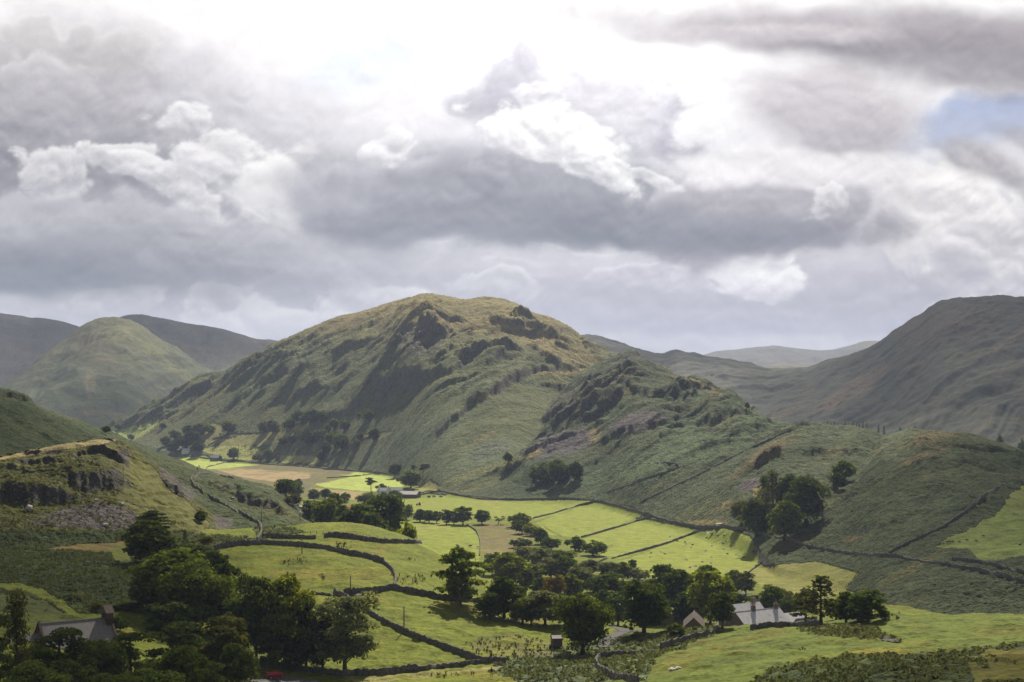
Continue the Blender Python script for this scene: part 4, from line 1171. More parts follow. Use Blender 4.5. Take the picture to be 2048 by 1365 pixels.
def tree_proto(kind, seed, fine=1.0):
    """a tree one unit tall: (crown mesh, trunk mesh)"""
    rng = np.random.RandomState(seed)
    C = []; R = []; T = MB()
    def lobes_on(c, r, n, lr, up=-.35):
        for i in range(n):
            while True:
                d = rng.normal(size=3); d /= np.linalg.norm(d)
                if d[2] > up:
                    break
            k = rng.uniform(.62, .98)
            C.append(np.array(c) + d * np.array(r) * k)
            q = lr * rng.uniform(.7, 1.3)
            R.append((q, q, q * .8))
    tr = .022
    if kind == 'round':
        lobes_on((0, 0, .50), (.34, .34, .42), 46, .125, -.95)
        lobes_on((0, 0, .46), (.2, .2, .28), 14, .14, -1)
        lobes_on((rng.uniform(-.12, .12), .05, .72), (.2, .2, .2), 8, .11, 0)
        top = .6; tr = .026
    elif kind == 'tall':
        for i in range(13):
            z = .2 + .66 * i / 12 + rng.uniform(-.03, .03); a = i * 2.4 + rng.uniform(-.6, .6); q = .2 * math.sqrt(max(.08, 1 - ((z - .55) / .45) ** 2))
            lobes_on((q * math.cos(a), q * math.sin(a), z), (.13, .13, .1), 5, .085, -.7)
        lobes_on((0, 0, .82), (.14, .14, .14), 7, .08, -.1)
        lobes_on((0, 0, .5), (.1, .1, .28), 9, .09, -1)
        top = .85; tr = .02
    elif kind == 'spread':                      # layered limbs, like an old sycamore or cedar
        for i in range(22):
            z = .16 + .76 * i / 21 + rng.uniform(-.02, .02); a = i * 2.4 + rng.uniform(-.5, .5)
            q = (.36 if z < .6 else .34 * (1.0 - z) / .4 + .05) * rng.uniform(.75, 1.1)
            for s in (.45, .8, 1.05):
                C.append(np.array((q * s * math.cos(a), q * s * math.sin(a), z - .03 * s))); R.append((.105, .105, .05))
            C.append(np.array((q * .3 * math.cos(a + 2), q * .3 * math.sin(a + 2), z))); R.append((.1, .1, .06))
        top = .92; tr = .02
    elif kind == 'pine':                        # bare stem, clumped flat crown
        for i in range(9):
            z = rng.uniform(.55, .95); a = rng.uniform(0, 6.3); q = rng.uniform(.05, .26) * (1.25 - z) / .6
            C.append(np.array((q * math.cos(a), q * math.sin(a), z))); R.append((.13, .13, .06))
            C.append(np.array((q * 1.5 * math.cos(a + .5), q * 1.5 * math.sin(a + .5), z - .03))); R.append((.085, .085, .045))
        top = .92; tr = .018
    elif kind == 'bushy_pine':
        for i in range(26):
            z = rng.uniform(.18, .95); a = rng.uniform(0, 6.3); q = .34 * (1.06 - z) ** .6 * rng.uniform(.5, 1.0)
            C.append(np.array((q * math.cos(a), q * math.sin(a), z))); R.append((.12, .12, .055))
        top = .93; tr = .02
    elif kind == 'larch':                       # narrow cone with drooping sprays
        for i in range(46):
            z = .14 + .84 * (i / 46) + rng.uniform(-.02, .02); a = i * 2.39; q = .26 * (1.02 - z) ** .85 * rng.uniform(.5, 1.05)
            C.append(np.array((q * math.cos(a), q * math.sin(a), z))); R.append((.075, .075, .05))
        top = .98; tr = .016
    elif kind == 'bush':
        lobes_on((0, 0, .42), (.46, .46, .42), 34, .17, -.8)
        top = .4; tr = .03
    elif kind == 'sparse':
        for i in range(10):
            z = rng.uniform(.35, .9); a = rng.uniform(0, 6.3); q = rng.uniform(.1, .42)
            C.append(np.array((q * math.cos(a), q * math.sin(a), z))); R.append((.13, .13, .08))
        top = .6; tr = .025
    size = .026 / math.sqrt(fine)
    if kind in ('bush', 'sparse'):
        size = .05 / math.sqrt(fine)
    per = {'round': 78, 'tall': 62, 'spread': 60, 'pine': 70, 'bushy_pine': 80, 'larch': 34, 'bush': 34, 'sparse': 20}[kind] * fine
    V, nf = leaves(C, R, per, size, rng, droop=.45 if kind == 'larch' else 0, inner=.3)
    cm = crown_mesh('crown', V, nf, M['green'])
    # trunk and limbs
    T.tube([(0, 0, -.03), (.006, 0, .12), (-.006, .005, .35), (.004, 0, top * .75), (0, 0, top)], [tr * 1.5, tr * 1.05, tr * .85, tr * .55, tr * .15], 7)
    idx = rng.permutation(len(C))[:12]
    for i in idx:
        c = C[i]
        z0 = max(.12, min(top * .9, c[2] - .6 * math.hypot(c[0], c[1]) - .03))
        m = (Vector((0, 0, z0)) + Vector(c)) / 2 + Vector((0, 0, .02))
        T.tube([(0, 0, z0), tuple(m), tuple(c)], [tr * .42, tr * .28, tr * .08], 5)
    tm = T.mesh('trunk', M['bark'], True)
    return cm, tm

PROTO = {}
for _k, _n in (('round', 4), ('tall', 3), ('spread', 2), ('pine', 2), ('bushy_pine', 2), ('larch', 2), ('bush', 3), ('sparse', 2)):
    PROTO[_k] = [tree_proto(_k, 700 + 13 * i + len(_k)) for i in range(_n)]
PROTO['round_near'] = [tree_proto('round', 805 + i, 3.0) for i in range(2)]
PROTO['tall_near'] = [tree_proto('tall', 815 + i, 3.2) for i in range(3)]
PROTO['pine_near'] = [tree_proto('bushy_pine', 825 + i, 3.0) for i in range(3)]
PROTO['larch_near'] = [tree_proto('larch', 835, 3.0)]
KINDW = {'round': .86, 'tall': .66, 'spread': .82, 'pine': .62, 'bushy_pine': .7, 'larch': .52, 'bush': 1.16, 'sparse': .95}
KNAME = {'round': 'broadleaf_tree', 'tall': 'broadleaf_tree', 'spread': 'broadleaf_tree', 'pine': 'pine_tree', 'bushy_pine': 'pine_tree', 'larch': 'larch_tree', 'bush': 'bush', 'sparse': 'bush'}
KCAT = {'broadleaf_tree': 'tree', 'pine_tree': 'tree', 'larch_tree': 'tree', 'bush': 'bush'}
_count = {}
FIRST = {}
_tr = random.Random(5)

def tree(u, vb, vt, w, kind, leaf, label, group=None, Y=None, ymin=0):
    """a tree with its foot towards (u, vb), its top towards vt, w wide, measured in the photograph's pixels at its distance"""
    base = kind.replace('_near', '').replace('pine', 'pine')
    if kind == 'pine_near':
        base = 'bushy_pine'
    if Y is None:
        x, y, z = hit(u, vb, ymin)
    else:
        x, y = (u - CX) / FPX * Y, Y
        z = ground_at(x, y)
    top = ZC - (vt - V0) / FPX * y
    h = top - z
    h = max(h * 1.05, 1.0)
    w *= 1.22 if (y < 700 and base not in ('larch', 'pine')) else 1.1
    sx = (w / FPX * y) / KINDW[base]
    i = _count.get(kind, 0); _count[kind] = i + 1
    vs = PROTO[kind]
    key = (kind, i % len(vs))
    nm = KNAME[base]
    if key not in FIRST:
        t = thing(nm, label, KCAT[nm], (x, y, z))
        link('crown', vs[i % len(vs)][0], t); link('trunk', vs[i % len(vs)][1], t)
        FIRST[key] = t
    else:
        t = copy_tree(FIRST[key])
        t.location = (x, y, z)
        t['label'] = label
    if 'group' in t:
        del t['group']
    if group:
        t['group'] = group
    t.scale = (sx, sx * _tr.uniform(.9, 1.1), h)
    t.rotation_euler = (0, 0, _tr.uniform(0, 6.28))
    cr = [c for c in t.children if c.name.startswith('crown')][0]
    cr.material_slots[0].link = 'OBJECT'
    cr.material_slots[0].material = M[leaf]
    return t

# __TREES__

# ------------------------------------------------------------------ the trees: foot u, foot v, top v, width, kind, leaf, label, group
G1 = 'trees in the dark wood round the church'; G2 = 'trees standing along the roadside wall'; G3 = 'trees beside the knoll and valley farm'
G4 = 'trees in the hedge row between two bright fields'; G5 = 'shrubs on the rough valley floor'; G6 = 'trees along the stream'; G7 = 'trees round the farmhouse'
G8 = 'trees in the copse on the right-hand slope'; G9 = 'trees scattered on the foot of the big hill'; G10 = 'far conifers under the right-hand fell'
TREES = [
    # wood round the church
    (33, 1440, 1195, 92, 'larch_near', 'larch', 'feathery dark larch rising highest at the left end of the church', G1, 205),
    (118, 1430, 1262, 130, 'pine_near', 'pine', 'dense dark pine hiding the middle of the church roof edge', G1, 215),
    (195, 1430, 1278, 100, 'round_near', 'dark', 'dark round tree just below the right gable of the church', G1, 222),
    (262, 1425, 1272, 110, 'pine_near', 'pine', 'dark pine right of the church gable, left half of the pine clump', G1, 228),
    (345, 1420, 1250, 150, 'pine_near', 'pine', 'broad ragged pine in the bottom-left wood, above the dark undergrowth', G1, 235),
    (452, 1405, 1238, 140, 'pine_near', 'larch', 'tall lighter pine at the right end of the bottom-left wood', G1, 245),
    (70, 1470, 1330, 130, 'round_near', 'dark', 'black-green tree filling the bottom-left corner below the larch', G1, 190),
    (290, 1470, 1335, 150, 'round_near', 'dark', 'low dark tree at the bottom edge under the pines', G1, 205),
    (410, 1465, 1330, 110, 'pine_near', 'pine', 'short dark pine at the bottom edge left of the red car', G1, 222),
    (300, 1130, 1043, 108, 'round', 'green', 'big dome-shaped tree at the foot of the scree on the left', G1),
    (305, 1062, 1022, 56, 'spread', 'dark', 'small dark tree peeping over the big dome-shaped one', G1),
    (345, 1228, 1096, 150, 'round', 'green', 'huge layered tree at the heart of the dark wood above the church', G1),
    (392, 1262, 1128, 140, 'round_near', 'green', 'huge pale-topped tree in front of the dark wood above the church', G1),
    (430, 1185, 1103, 46, 'tall', 'dark', 'narrow dark tree on the right flank of the wood beside the curved wall', G1),
    (452, 1215, 1128, 52, 'tall', 'dark', 'dark upright tree where the wood meets the walled field', G1),
    (296, 1225, 1150, 70, 'round', 'dark', 'shaded tree at the left foot of the dark wood', G1),
    (340, 1275, 1200, 100, 'round', 'dark', 'dark skirt of foliage below the pale-topped tree', G1),
    (455, 1270, 1185, 70, 'round', 'dark', 'shadowed tree behind the tall lighter pine', G1),
    (370, 1094, 1062, 16, 'larch', 'dark', 'tiny narrow conifer standing alone in the bracken', None),
    (407, 1108, 1074, 46, 'pine', 'olive', 'small bronze-green pine at the end of the curved wall', None),
    (300, 1075, 1056, 46, 'bush', 'dark', 'dark bush beside the dome-shaped tree under the golden slope', None),
    (402, 1046, 1020, 24, 'bush', 'dark', 'dark bush on the golden slope below the left crag', None),
    (150, 1500, 1322, 120, 'pine_near', 'pine', 'black pine at the bottom edge below the church', G1, 196),
    (205, 1500, 1345, 120, 'round_near', 'dark', 'dark low tree right of the black pine at the bottom edge', G1, 200),
    (355, 1480, 1300, 130, 'round_near', 'dark', 'deep green tree under the broad ragged pine', G1, 218),
    (478, 1440, 1290, 90, 'pine_near', 'pine', 'shaded pine between the lighter pine and the red car', G1, 236),
    (-5, 1440, 1240, 90, 'pine_near', 'pine', 'dark tree cut off by the left edge of the picture', G1, 200),
    (75, 1400, 1285, 90, 'round_near', 'dark', 'dark tree between the feathery larch and the dense pine', G1, 212),
    (240, 1350, 1230, 34, 'bush', 'dark', 'dark shrub just right of the bellcote gable', G1, 300),
    (255, 1250, 1205, 60, 'bush', 'dark', 'dark shrub behind the bellcote, at the wood edge', G1, 325),
    (190, 1225, 1205, 30, 'bush', 'olive', 'olive gorse bush above the church ridge', G1, 318),
    (138, 1212, 1196, 24, 'bush', 'dark', 'small dark gorse bush beside the grass track above the church', G1, 325),
    (420, 1240, 1150, 90, 'round', 'green', 'green tree filling the middle of the dark wood', G1, 345),
    (370, 1190, 1092, 110, 'round', 'dark', 'dark tree at the top of the wood against the bracken', G1, 400),
    # roadside
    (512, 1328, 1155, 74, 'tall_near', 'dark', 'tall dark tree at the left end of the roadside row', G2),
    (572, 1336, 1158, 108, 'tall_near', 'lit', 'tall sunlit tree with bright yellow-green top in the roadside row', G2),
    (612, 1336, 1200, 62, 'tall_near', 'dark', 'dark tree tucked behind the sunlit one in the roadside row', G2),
    (690, 1350, 1194, 112, 'tall_near', 'grey', 'pale-leaved tree with a bare stem at the right end of the roadside row', G2),
    (645, 1344, 1235, 70, 'round_near', 'dark', 'low dark tree left of the pale-leaved one by the wall', G2),
    (540, 1334, 1225, 60, 'tall_near', 'green', 'half-hidden green tree between the two tallest roadside trees', G2),
    (478, 1320, 1205, 60, 'tall', 'dark', 'dark tree just behind the left end of the roadside wall', G2),
    (590, 1342, 1270, 60, 'round', 'dark', 'squat dark tree directly above the wall and right of the red car', G2),
    (920, 1210, 1097, 92, 'spread', 'green', 'lone spreading tree on the wall in the middle of the fields, with a long shadow', None),
    # by the knoll and valley farm
    (728, 1064, 1012, 120, 'round', 'dark', 'broad dark dome of a tree just behind the grassy knoll', G3, 600),
    (765, 1062, 986, 84, 'round', 'dark', 'tallest dark tree behind the grassy knoll', G3, 640),
    (804, 1082, 1040, 60, 'bush', 'lit', 'sunlit bush at the right end of the knoll by the bright field', G3, 540),
    (655, 1050, 1000, 62, 'round', 'green', 'rounded tree left of the dark dome behind the knoll', G3, 680),
    (622, 1046, 1002, 46, 'round', 'green', 'dark green tree by the pale rocks left of the knoll', G3, 760),
    (690, 1050, 1012, 46, 'round', 'dark', 'dark tree below the small red and white building', G3, 640),
    (690, 1005, 985, 22, 'bush', 'green', 'small bush in the marsh beyond the knoll', G3),
    (572, 992, 957, 46, 'round', 'dark', 'dark tree on the edge of the bracken hill over the tan marsh', G3),
    (592, 1000, 966, 34, 'round', 'green', 'green tree just right of the dark one over the tan marsh', G3),
    (586, 1012, 986, 34, 'bush', 'olive', 'olive bush on the bracken edge above the pale rocks', G3),
    (595, 974, 957, 18, 'bush', 'dark', 'little dark bush out on the tan marsh', G3),
    (628, 1002, 979, 28, 'round', 'green', 'round-headed tree at the marsh edge, left of a pair', G3),
    (650, 998, 978, 26, 'round', 'dark', 'round-headed tree at the marsh edge, right of a pair', G3),
    (668, 1022, 988, 44, 'tall', 'green', 'open-crowned tree above the trees left of the knoll', G3, 820),
    (742, 986, 957, 26, 'pine', 'pine', 'umbrella-topped pine beside the white farmhouse', G3),
    (762, 984, 967, 22, 'bush', 'dark', 'dark bush between the pine and the white farmhouse', G3),
    (735, 1008, 984, 46, 'bush', 'green', 'bushy green thicket in front of the white farmhouse', G3),
    (768, 1000, 983, 16, 'bush', 'green', 'small green bush against the white farmhouse gable', G3),
    (790, 999, 980, 26, 'bush', 'green', 'bush between the white farmhouse and the grey barn', G3),
    (790, 952, 928, 28, 'round', 'dark', 'dark tree over the ruined sheepfold on the hill foot', G3),
    (822, 978, 942, 46, 'round', 'green', 'large green tree above the grey barn', G3),
    (846, 960, 927, 24, 'pine', 'pine', 'tall pine behind the large green tree above the grey barn', G3),
    (826, 950, 931, 14, 'pine', 'pine', 'short pine beside the tall one above the grey barn', G3),
    (818, 985, 974, 28, 'bush', 'dark', 'dark bush touching the roof of the grey barn', G3),
    # hedge row
    (795, 1034, 1013, 22, 'bush', 'dark', 'dark bush at the left end of the hedge row', G4),
    (812, 1040, 1010, 34, 'round', 'green', 'leafy tree second from the left end of the hedge row', G4),
    (840, 1044, 1019, 32, 'round', 'dark', 'dark rounded tree left of centre in the hedge row', G4),
    (858, 1046, 1020, 28, 'round', 'green', 'green rounded tree at the centre of the hedge row', G4),
    (873, 1047, 1023, 18, 'tall', 'dark', 'thin tree in the gap of the hedge row', G4),
    (893, 1049, 1021, 26, 'tall', 'dark', 'dark open tree right of the gap in the hedge row', G4),
    (908, 1049, 1024, 24, 'tall', 'dark', 'dark tree against the tallest one in the hedge row', G4),
    (926, 1050, 1014, 34, 'tall', 'green', 'tallest tree of the hedge row, near its right end', G4),
    (964, 1049, 1021, 36, 'round', 'green', 'wind-leaning tree standing apart right of the hedge row', G4),
    (997, 1049, 1030, 26, 'sparse', 'grey', 'thin straggly shrub right of the wind-leaning tree', G4),
    # rough valley floor
    (1038, 1055, 1025, 48, 'bush', 'green', 'big bush at the top of the line of shrubs on the valley floor', G5),
    (1044, 1068, 1038, 36, 'bush', 'dark', 'dark bush just below the topmost one on the valley floor', G5),
    (1062, 1072, 1047, 36, 'bush', 'lit', 'light green bush among the upper valley-floor shrubs', G5),
    (1081, 1088, 1055, 32, 'bush', 'dark', 'dark upright bush beside the fence of the middle field', G5),
    (1040, 1097, 1076, 48, 'bush', 'dark', 'low dark bush beside the brown rough patch', G5),
    (1102, 1101, 1073, 42, 'bush', 'dark', 'broad dark bush in the middle of the valley floor', G5),
    (1150, 1102, 1072, 40, 'bush', 'dark', 'dark bush below the fence corner of the bright fields', G5),
    (1186, 1112, 1080, 54, 'bush', 'green', 'rounded green bush at the right end of the valley-floor shrubs', G5),
    (1128, 1122, 1099, 54, 'bush', 'green', 'wide green bush between the shrubs and the stream trees', G5),
    (1085, 1120, 1092, 40, 'bush', 'green', 'green bush left of the wide one above the stream trees', G5),
    # stream
    (985, 1152, 1106, 42, 'round', 'green', 'green tree at the left end of the stream trees', G6),
    (1022, 1170, 1106, 76, 'round', 'lit', 'large bright green tree over the left of the stream', G6),
    (1048, 1128, 1092, 44, 'round', 'grey', 'pale tree just behind the large bright green one', G6),
    (1076, 1142, 1097, 48, 'tall', 'grey', 'grey-green tree with a bare stem by the stream', G6),
    (1102, 1158, 1118, 62, 'round', 'grey', 'wide pale willow in the middle of the stream trees', G6),
    (1132, 1162, 1114, 40, 'tall', 'green', 'upright tree right of the wide pale willow', G6),
    (1162, 1188, 1134, 54, 'round', 'grey', 'silvery rounded willow above the bronze tree', G6),
    (1178, 1150, 1120, 44, 'round', 'grey', 'pale tree just behind the silvery rounded willow', G6),
    (1220, 1166, 1123, 44, 'round', 'grey', 'grey-green tree at the end of a field wall by the stream', G6),
    (1246, 1162, 1125, 30, 'round', 'green', 'green tree right of the one at the wall end', G6),
    (1265, 1142, 1120, 16, 'tall', 'dark', 'tiny dark tree poking over the grey willow', G6),
    (1276, 1162, 1133, 50, 'bush', 'grey', 'bushy grey willow beside the glinting stream', G6),
    (1052, 1190, 1140, 32, 'tall', 'dark', 'dark narrow tree between the bright green one and the bronze one', G6),
    (1106, 1222, 1152, 54, 'round', 'bronze', 'bronze-leaved tree, the only brown one in the valley', G6),
    (1082, 1200, 1156, 34, 'tall', 'dark', 'dark tree touching the left side of the bronze one', G6),
    (1008, 1236, 1154, 78, 'round', 'dark', 'big dark tree right of the lone tree, over the wall', G6),
    (1045, 1248, 1195, 60, 'round', 'green', 'lower green tree beside the big dark one over the shaded field', G6),
    (1090, 1252, 1184, 72, 'tall', 'grey', 'grey-green open tree with several stems at the field edge', G6),
    (1062, 1250, 1205, 44, 'round', 'dark', 'dark low tree filling the gap at the field edge', G6),
    (1166, 1310, 1184, 100, 'round_near', 'green', 'massive round tree in front, beside the small stone hut', G6),
    (1214, 1210, 1150, 62, 'tall', 'dark', 'dark tree behind the massive round one', G6),
    (1236, 1252, 1188, 56, 'round', 'dark', 'shaded tree left of the road end', G6),
    (1204, 1240, 1180, 50, 'round', 'dark', 'dark tree in the gap behind the massive round one', G6),
    (1255, 1200, 1162, 36, 'round', 'dark', 'dark tree below the bushy grey willow', G6),
    (1140, 1200, 1150, 50, 'round', 'green', 'green tree between the bronze one and the silvery willow', G6),
    (1130, 1250, 1190, 54, 'round', 'dark', 'dark tree between the grey-green open tree and the massive round one', G6),
    (1062, 1165, 1128, 46, 'round', 'green', 'green tree below the pale ones at the left of the stream', G6),
    (1195, 1185, 1150, 44, 'round', 'grey', 'pale tree right of the silvery willow', G6),
    (1302, 1215, 1160, 50, 'round', 'dark', 'dark tree behind the broad one at the road', G6),
    (980, 1240, 1185, 54, 'round', 'dark', 'dark tree at the left foot of the big dark one by the wall', G6),
    (1395, 1245, 1165, 56, 'round', 'green', 'green tree behind the ridge of the brown barn', G7),
    (1450, 1215, 1165, 40, 'round', 'green', 'green tree behind the tall one with two bare stems', G7),
    (1515, 1225, 1190, 44, 'bush', 'dark', 'dark bush behind the rear range of the farmhouse', G7),
    (1560, 1210, 1178, 50, 'bush', 'olive', 'olive scrub behind the farmhouse at the edge of the dull field', G7),
    (1600, 1215, 1185, 50, 'bush', 'green', 'green scrub left of the drooping larch', G7),
    (1672, 1240, 1200, 50, 'round', 'dark', 'dark tree at the right foot of the drooping larch', G7),
    (1765, 1240, 1215, 30, 'bush', 'dark', 'small dark bush past the right end of the farm trees', G7),
    # farmhouse
    (1288, 1266, 1164, 92, 'round', 'dark', 'broad dark tree standing right of the road', G7),
    (1330, 1228, 1131, 56, 'tall', 'dark', 'tall dark tree, leftmost of the grove behind the barn', G7),
    (1352, 1240, 1142, 60, 'tall', 'dark', 'tall open tree second in the grove behind the barn', G7),
    (1382, 1225, 1150, 50, 'tall', 'green', 'slim tree in the middle of the grove behind the barn', G7),
    (1410, 1205, 1131, 64, 'round', 'green', 'rounded tree at the back of the grove against the bright field', G7),
    (1420, 1254, 1144, 72, 'tall', 'lit', 'tall tree with two bare stems between the barn and farmhouse', G7),
    (1445, 1256, 1186, 44, 'tall', 'dark', 'dark lower tree at the left gable of the farmhouse', G7),
    (1372, 1250, 1185, 50, 'tall', 'dark', 'dark tree rising straight behind the brown-roofed barn', G7),
    (1318, 1250, 1190, 50, 'round', 'dark', 'dark tree filling the space left of the barn', G7),
    (1352, 1274, 1246, 34, 'bush', 'green', 'spiky green bush left of the brown-roofed barn', G7),
    (1271, 1280, 1262, 20, 'bush', 'green', 'small bush on the verge beside the road', G7),
    (1470, 1188, 1142, 34, 'tall', 'green', 'open tree left of a pair by the end of the bright field', G7),
    (1492, 1192, 1144, 32, 'tall', 'grey', 'airy pale tree right of a pair by the end of the bright field', G7),
    (1474, 1222, 1188, 34, 'tall', 'dark', 'small dark tree just behind the left farmhouse gable', G7),
    (1545, 1232, 1172, 52, 'round', 'green', 'green tree behind the farmhouse chimneys', G7),
    (1580, 1240, 1195, 50, 'round', 'dark', 'dark tree behind the farmhouse extension', G7),
    (1642, 1246, 1156, 84, 'larch', 'larch', 'drooping larch right of the farmhouse, tallest there', G7),
    (1612, 1244, 1178, 56, 'bushy_pine', 'larch', 'olive conifer leaning against the drooping larch', G7),
    (1692, 1246, 1184, 54, 'round', 'green', 'grey-green tree between the drooping larch and the dark bush', G7),
    (1736, 1246, 1182, 64, 'tall', 'dark', 'almost black tree at the right end of the farm trees', G7),
    (1716, 1246, 1195, 50, 'round', 'dark', 'dark tree joined to the almost black one', G7),
    # copse on the slope
    (1482, 1048, 1004, 44, 'round', 'olive', 'olive tree at the left end of the slope copse', G8),
    (1512, 1074, 998, 62, 'round', 'dark', 'dark tree above the tip of the bright field, in the slope copse', G8),
    (1570, 1078, 1003, 74, 'round', 'green', 'rounded leafy tree standing lowest in the slope copse', G8),
    (1545, 1045, 948, 58, 'larch', 'larch', 'tall thin-crowned conifer at the back of the slope copse', G8),
    (1528, 1035, 955, 44, 'larch', 'dark', 'second thin conifer left of the tall one in the slope copse', G8),
    (1612, 1046, 950, 86, 'round', 'dark', 'largest and darkest tree at the upper right of the slope copse', G8),
    (1578, 1030, 952, 60, 'round', 'dark', 'dark tree between the conifers and the largest one in the slope copse', G8),
    (1690, 962, 918, 48, 'bush', 'green', 'thorn bush in the gully above the slope copse', G8),
    (1676, 978, 945, 30, 'bush', 'dark', 'dark thorn below the bush in the gully', G8),
    # spur
    (1086, 968, 926, 60, 'bush', 'dark', 'left thorn thicket on the dark crag above the valley fields', G9),
    (1118, 966, 918, 50, 'bush', 'dark', 'middle thorn thicket on the dark crag above the valley fields', G9),
    (1150, 958, 922, 34, 'bush', 'dark', 'right thorn thicket on the dark crag above the valley fields', G9),
    (1016, 926, 903, 18, 'bush', 'dark', 'single dark thorn below the big scree', G9),
    (1494, 818, 804, 9, 'bush', 'dark', 'taller of two tiny bushes on the skyline of the spur', G9),
    (1504, 826, 813, 12, 'sparse', 'dark', 'lower of two tiny bushes on the skyline of the spur', G9),
    # foot of the big hill
    (732, 842, 818, 38, 'bush', 'green', 'round green bush alone on the pale bracken slope of the big hill', G9),
    (467, 919, 896, 27, 'round', 'green', 'round tree beside the small far farmhouse', G9),
    (535, 922, 899, 24, 'round', 'green', 'right tree of a pair on the far valley wall', G9),
    (516, 924, 904, 24, 'bush', 'grey', 'left tree of a pair on the far valley wall', G9),
    (344, 906, 884, 26, 'round', 'dark', 'lowest tree of the far wood, at its left end', G9),
    (366, 898, 872, 30, 'round', 'dark', 'dark tree of the far wood above the far hamlet', G9),
    (385, 896, 862, 36, 'round', 'dark', 'big dark tree at the heart of the far wood', G9),
    (376, 872, 850, 26, 'round', 'green', 'tree at the upper left of the far wood', G9),
    (398, 870, 846, 32, 'round', 'green', 'tree at the top of the far wood', G9),
    (395, 908, 884, 30, 'round', 'dark', 'very dark tree right beside the far hamlet', G9),
    (350, 880, 860, 26, 'bush', 'dark', 'dark scrub on the upper left of the far wood', G9),
    (330, 892, 872, 24, 'bush', 'dark', 'dark scrub at the left edge of the far wood', G9),
    (418, 868, 846, 26, 'bush', 'green', 'green scrub right of the top of the far wood', G9),
    (456, 866, 842, 30, 'round', 'green', 'tree right of the far green enclosure', G9),
    (437, 890, 876, 12, 'sparse', 'green', 'thin lone tree below the far green enclosure', G9),
    (546, 868, 840, 30, 'round', 'grey', 'paler rounded tree of a pair on the hill foot', G9),
    (528, 866, 842, 28, 'round', 'grey', 'left rounded tree of a pair on the hill foot', G9),
    (602, 846, 820, 36, 'bush', 'dark', 'left part of the dark wood strip high on the hill foot', G9),
    (626, 846, 818, 36, 'bush', 'dark', 'middle part of the dark wood strip high on the hill foot', G9),
    (648, 842, 820, 30, 'bush', 'dark', 'right part of the dark wood strip high on the hill foot', G9),
    (580, 858, 838, 30, 'bush', 'dark', 'dark bush at the lower end of the wood strip', G9),
    (668, 858, 838, 24, 'round', 'green', 'small tree above the scrubby knoll', G9),
    (688, 862, 842, 22, 'round', 'green', 'small tree right above the scrubby knoll', G9),
    (655, 862, 846, 18, 'bush', 'grey', 'pale bush above the scrubby knoll', G9),
    (618, 890, 862, 34, 'round', 'dark', 'dark tree at the upper left of the scrubby knoll', G9),
    (640, 880, 858, 30, 'bush', 'green', 'green bush on top of the scrubby knoll', G9),
    (660, 884, 862, 28, 'bush', 'green', 'green bush at the upper right of the scrubby knoll', G9),
    (683, 900, 868, 36, 'round', 'green', 'largest tree on the right of the scrubby knoll', G9),
    (652, 908, 886, 22, 'round', 'dark', 'small dark tree in the middle of the scrubby knoll', G9),
    (643, 922, 902, 20, 'round', 'green', 'isolated round tree at the foot of the scrubby knoll', G9),
    (712, 896, 878, 18, 'bush', 'grey', 'pale bush right of the scrubby knoll', G9),
    (748, 882, 858, 24, 'round', 'dark', 'dark tree at the top of the diagonal wall', G9),
    (720, 880, 864, 16, 'bush', 'green', 'small bush beside the diagonal wall', G9),
    (566, 890, 876, 24, 'bush', 'green', 'left shrub of three on the pale pasture of the hill foot', G9),
    (584, 886, 872, 20, 'bush', 'green', 'middle shrub of three on the pale pasture of the hill foot', G9),
    (600, 880, 868, 16, 'bush', 'green', 'right shrub of three on the pale pasture of the hill foot', G9),
    (326, 858, 846, 15, 'round', 'dark', 'small tree in the farthest bright fields at left', G9),
    (262, 880, 868, 16, 'bush', 'dark', 'dark bush at the lower corner of the farthest bright fields', G9),
    (212, 866, 852, 20, 'bush', 'dark', 'dark far bush where the left hill meets the farthest fields', G9),
    (238, 860, 848, 18, 'bush', 'dark', 'far low bushes left of the farthest bright fields', G9),
]
for row in TREES:
    tree(*row)
_far = 'small dark conifer in the far plantation under the right-hand fell'
for i, (u, w) in enumerate([(1632, 9), (1640, 7), (1648, 10), (1655, 8), (1662, 8), (1669, 9), (1676, 9), (1684, 8), (1690, 9), (1698, 7), (1706, 9), (1713, 8), (1719, 9), (1726, 8), (1733, 9), (1757, 9), (1768, 10), (1800, 10), (1830, 9)]):
    tree(u, 861, 846 + (i * 7) % 5 + (6 if u < 1650 or u > 1750 else 0), w, 'larch', 'dark', _far, G10, 2080)
tree(1998, 890, 866, 22, 'bush', 'dark', 'dark far bush over the right-hand knoll, below the right-hand fell', None, 1750)
tree(2044, 896, 876, 18, 'bush', 'dark', 'dark far bush at the right edge of the picture below the fell', None, 1700)
# ------------------------------------------------------------------ drystone walls
def place_line(pts, step=4.0, ymin=0, smooth=2, ymax=None):
    """points seen in the photograph -> a line on the ground"""
    out = []
    for (u1, v1), (u2, v2) in zip(pts[:-1], pts[1:]):
        n = max(1, int(math.hypot(u2 - u1, v2 - v1) / step))
        for i in range(n):
            t = i / n
            out.append((u1 + (u2 - u1) * t, v1 + (v2 - v1) * t))
    out.append(pts[-1])
    P = [hit(u, v, ymin)[:2] for u, v in out]
    if ymax:
        P = [p for p in P if p[1] < ymax]
    for _ in range(smooth):
        P = [P[0]] + [((a[0] + 2 * b[0] + c[0]) / 4, (a[1] + 2 * b[1] + c[1]) / 4) for a, b, c in zip(P[:-2], P[1:-1], P[2:])] + [P[-1]]
    return P

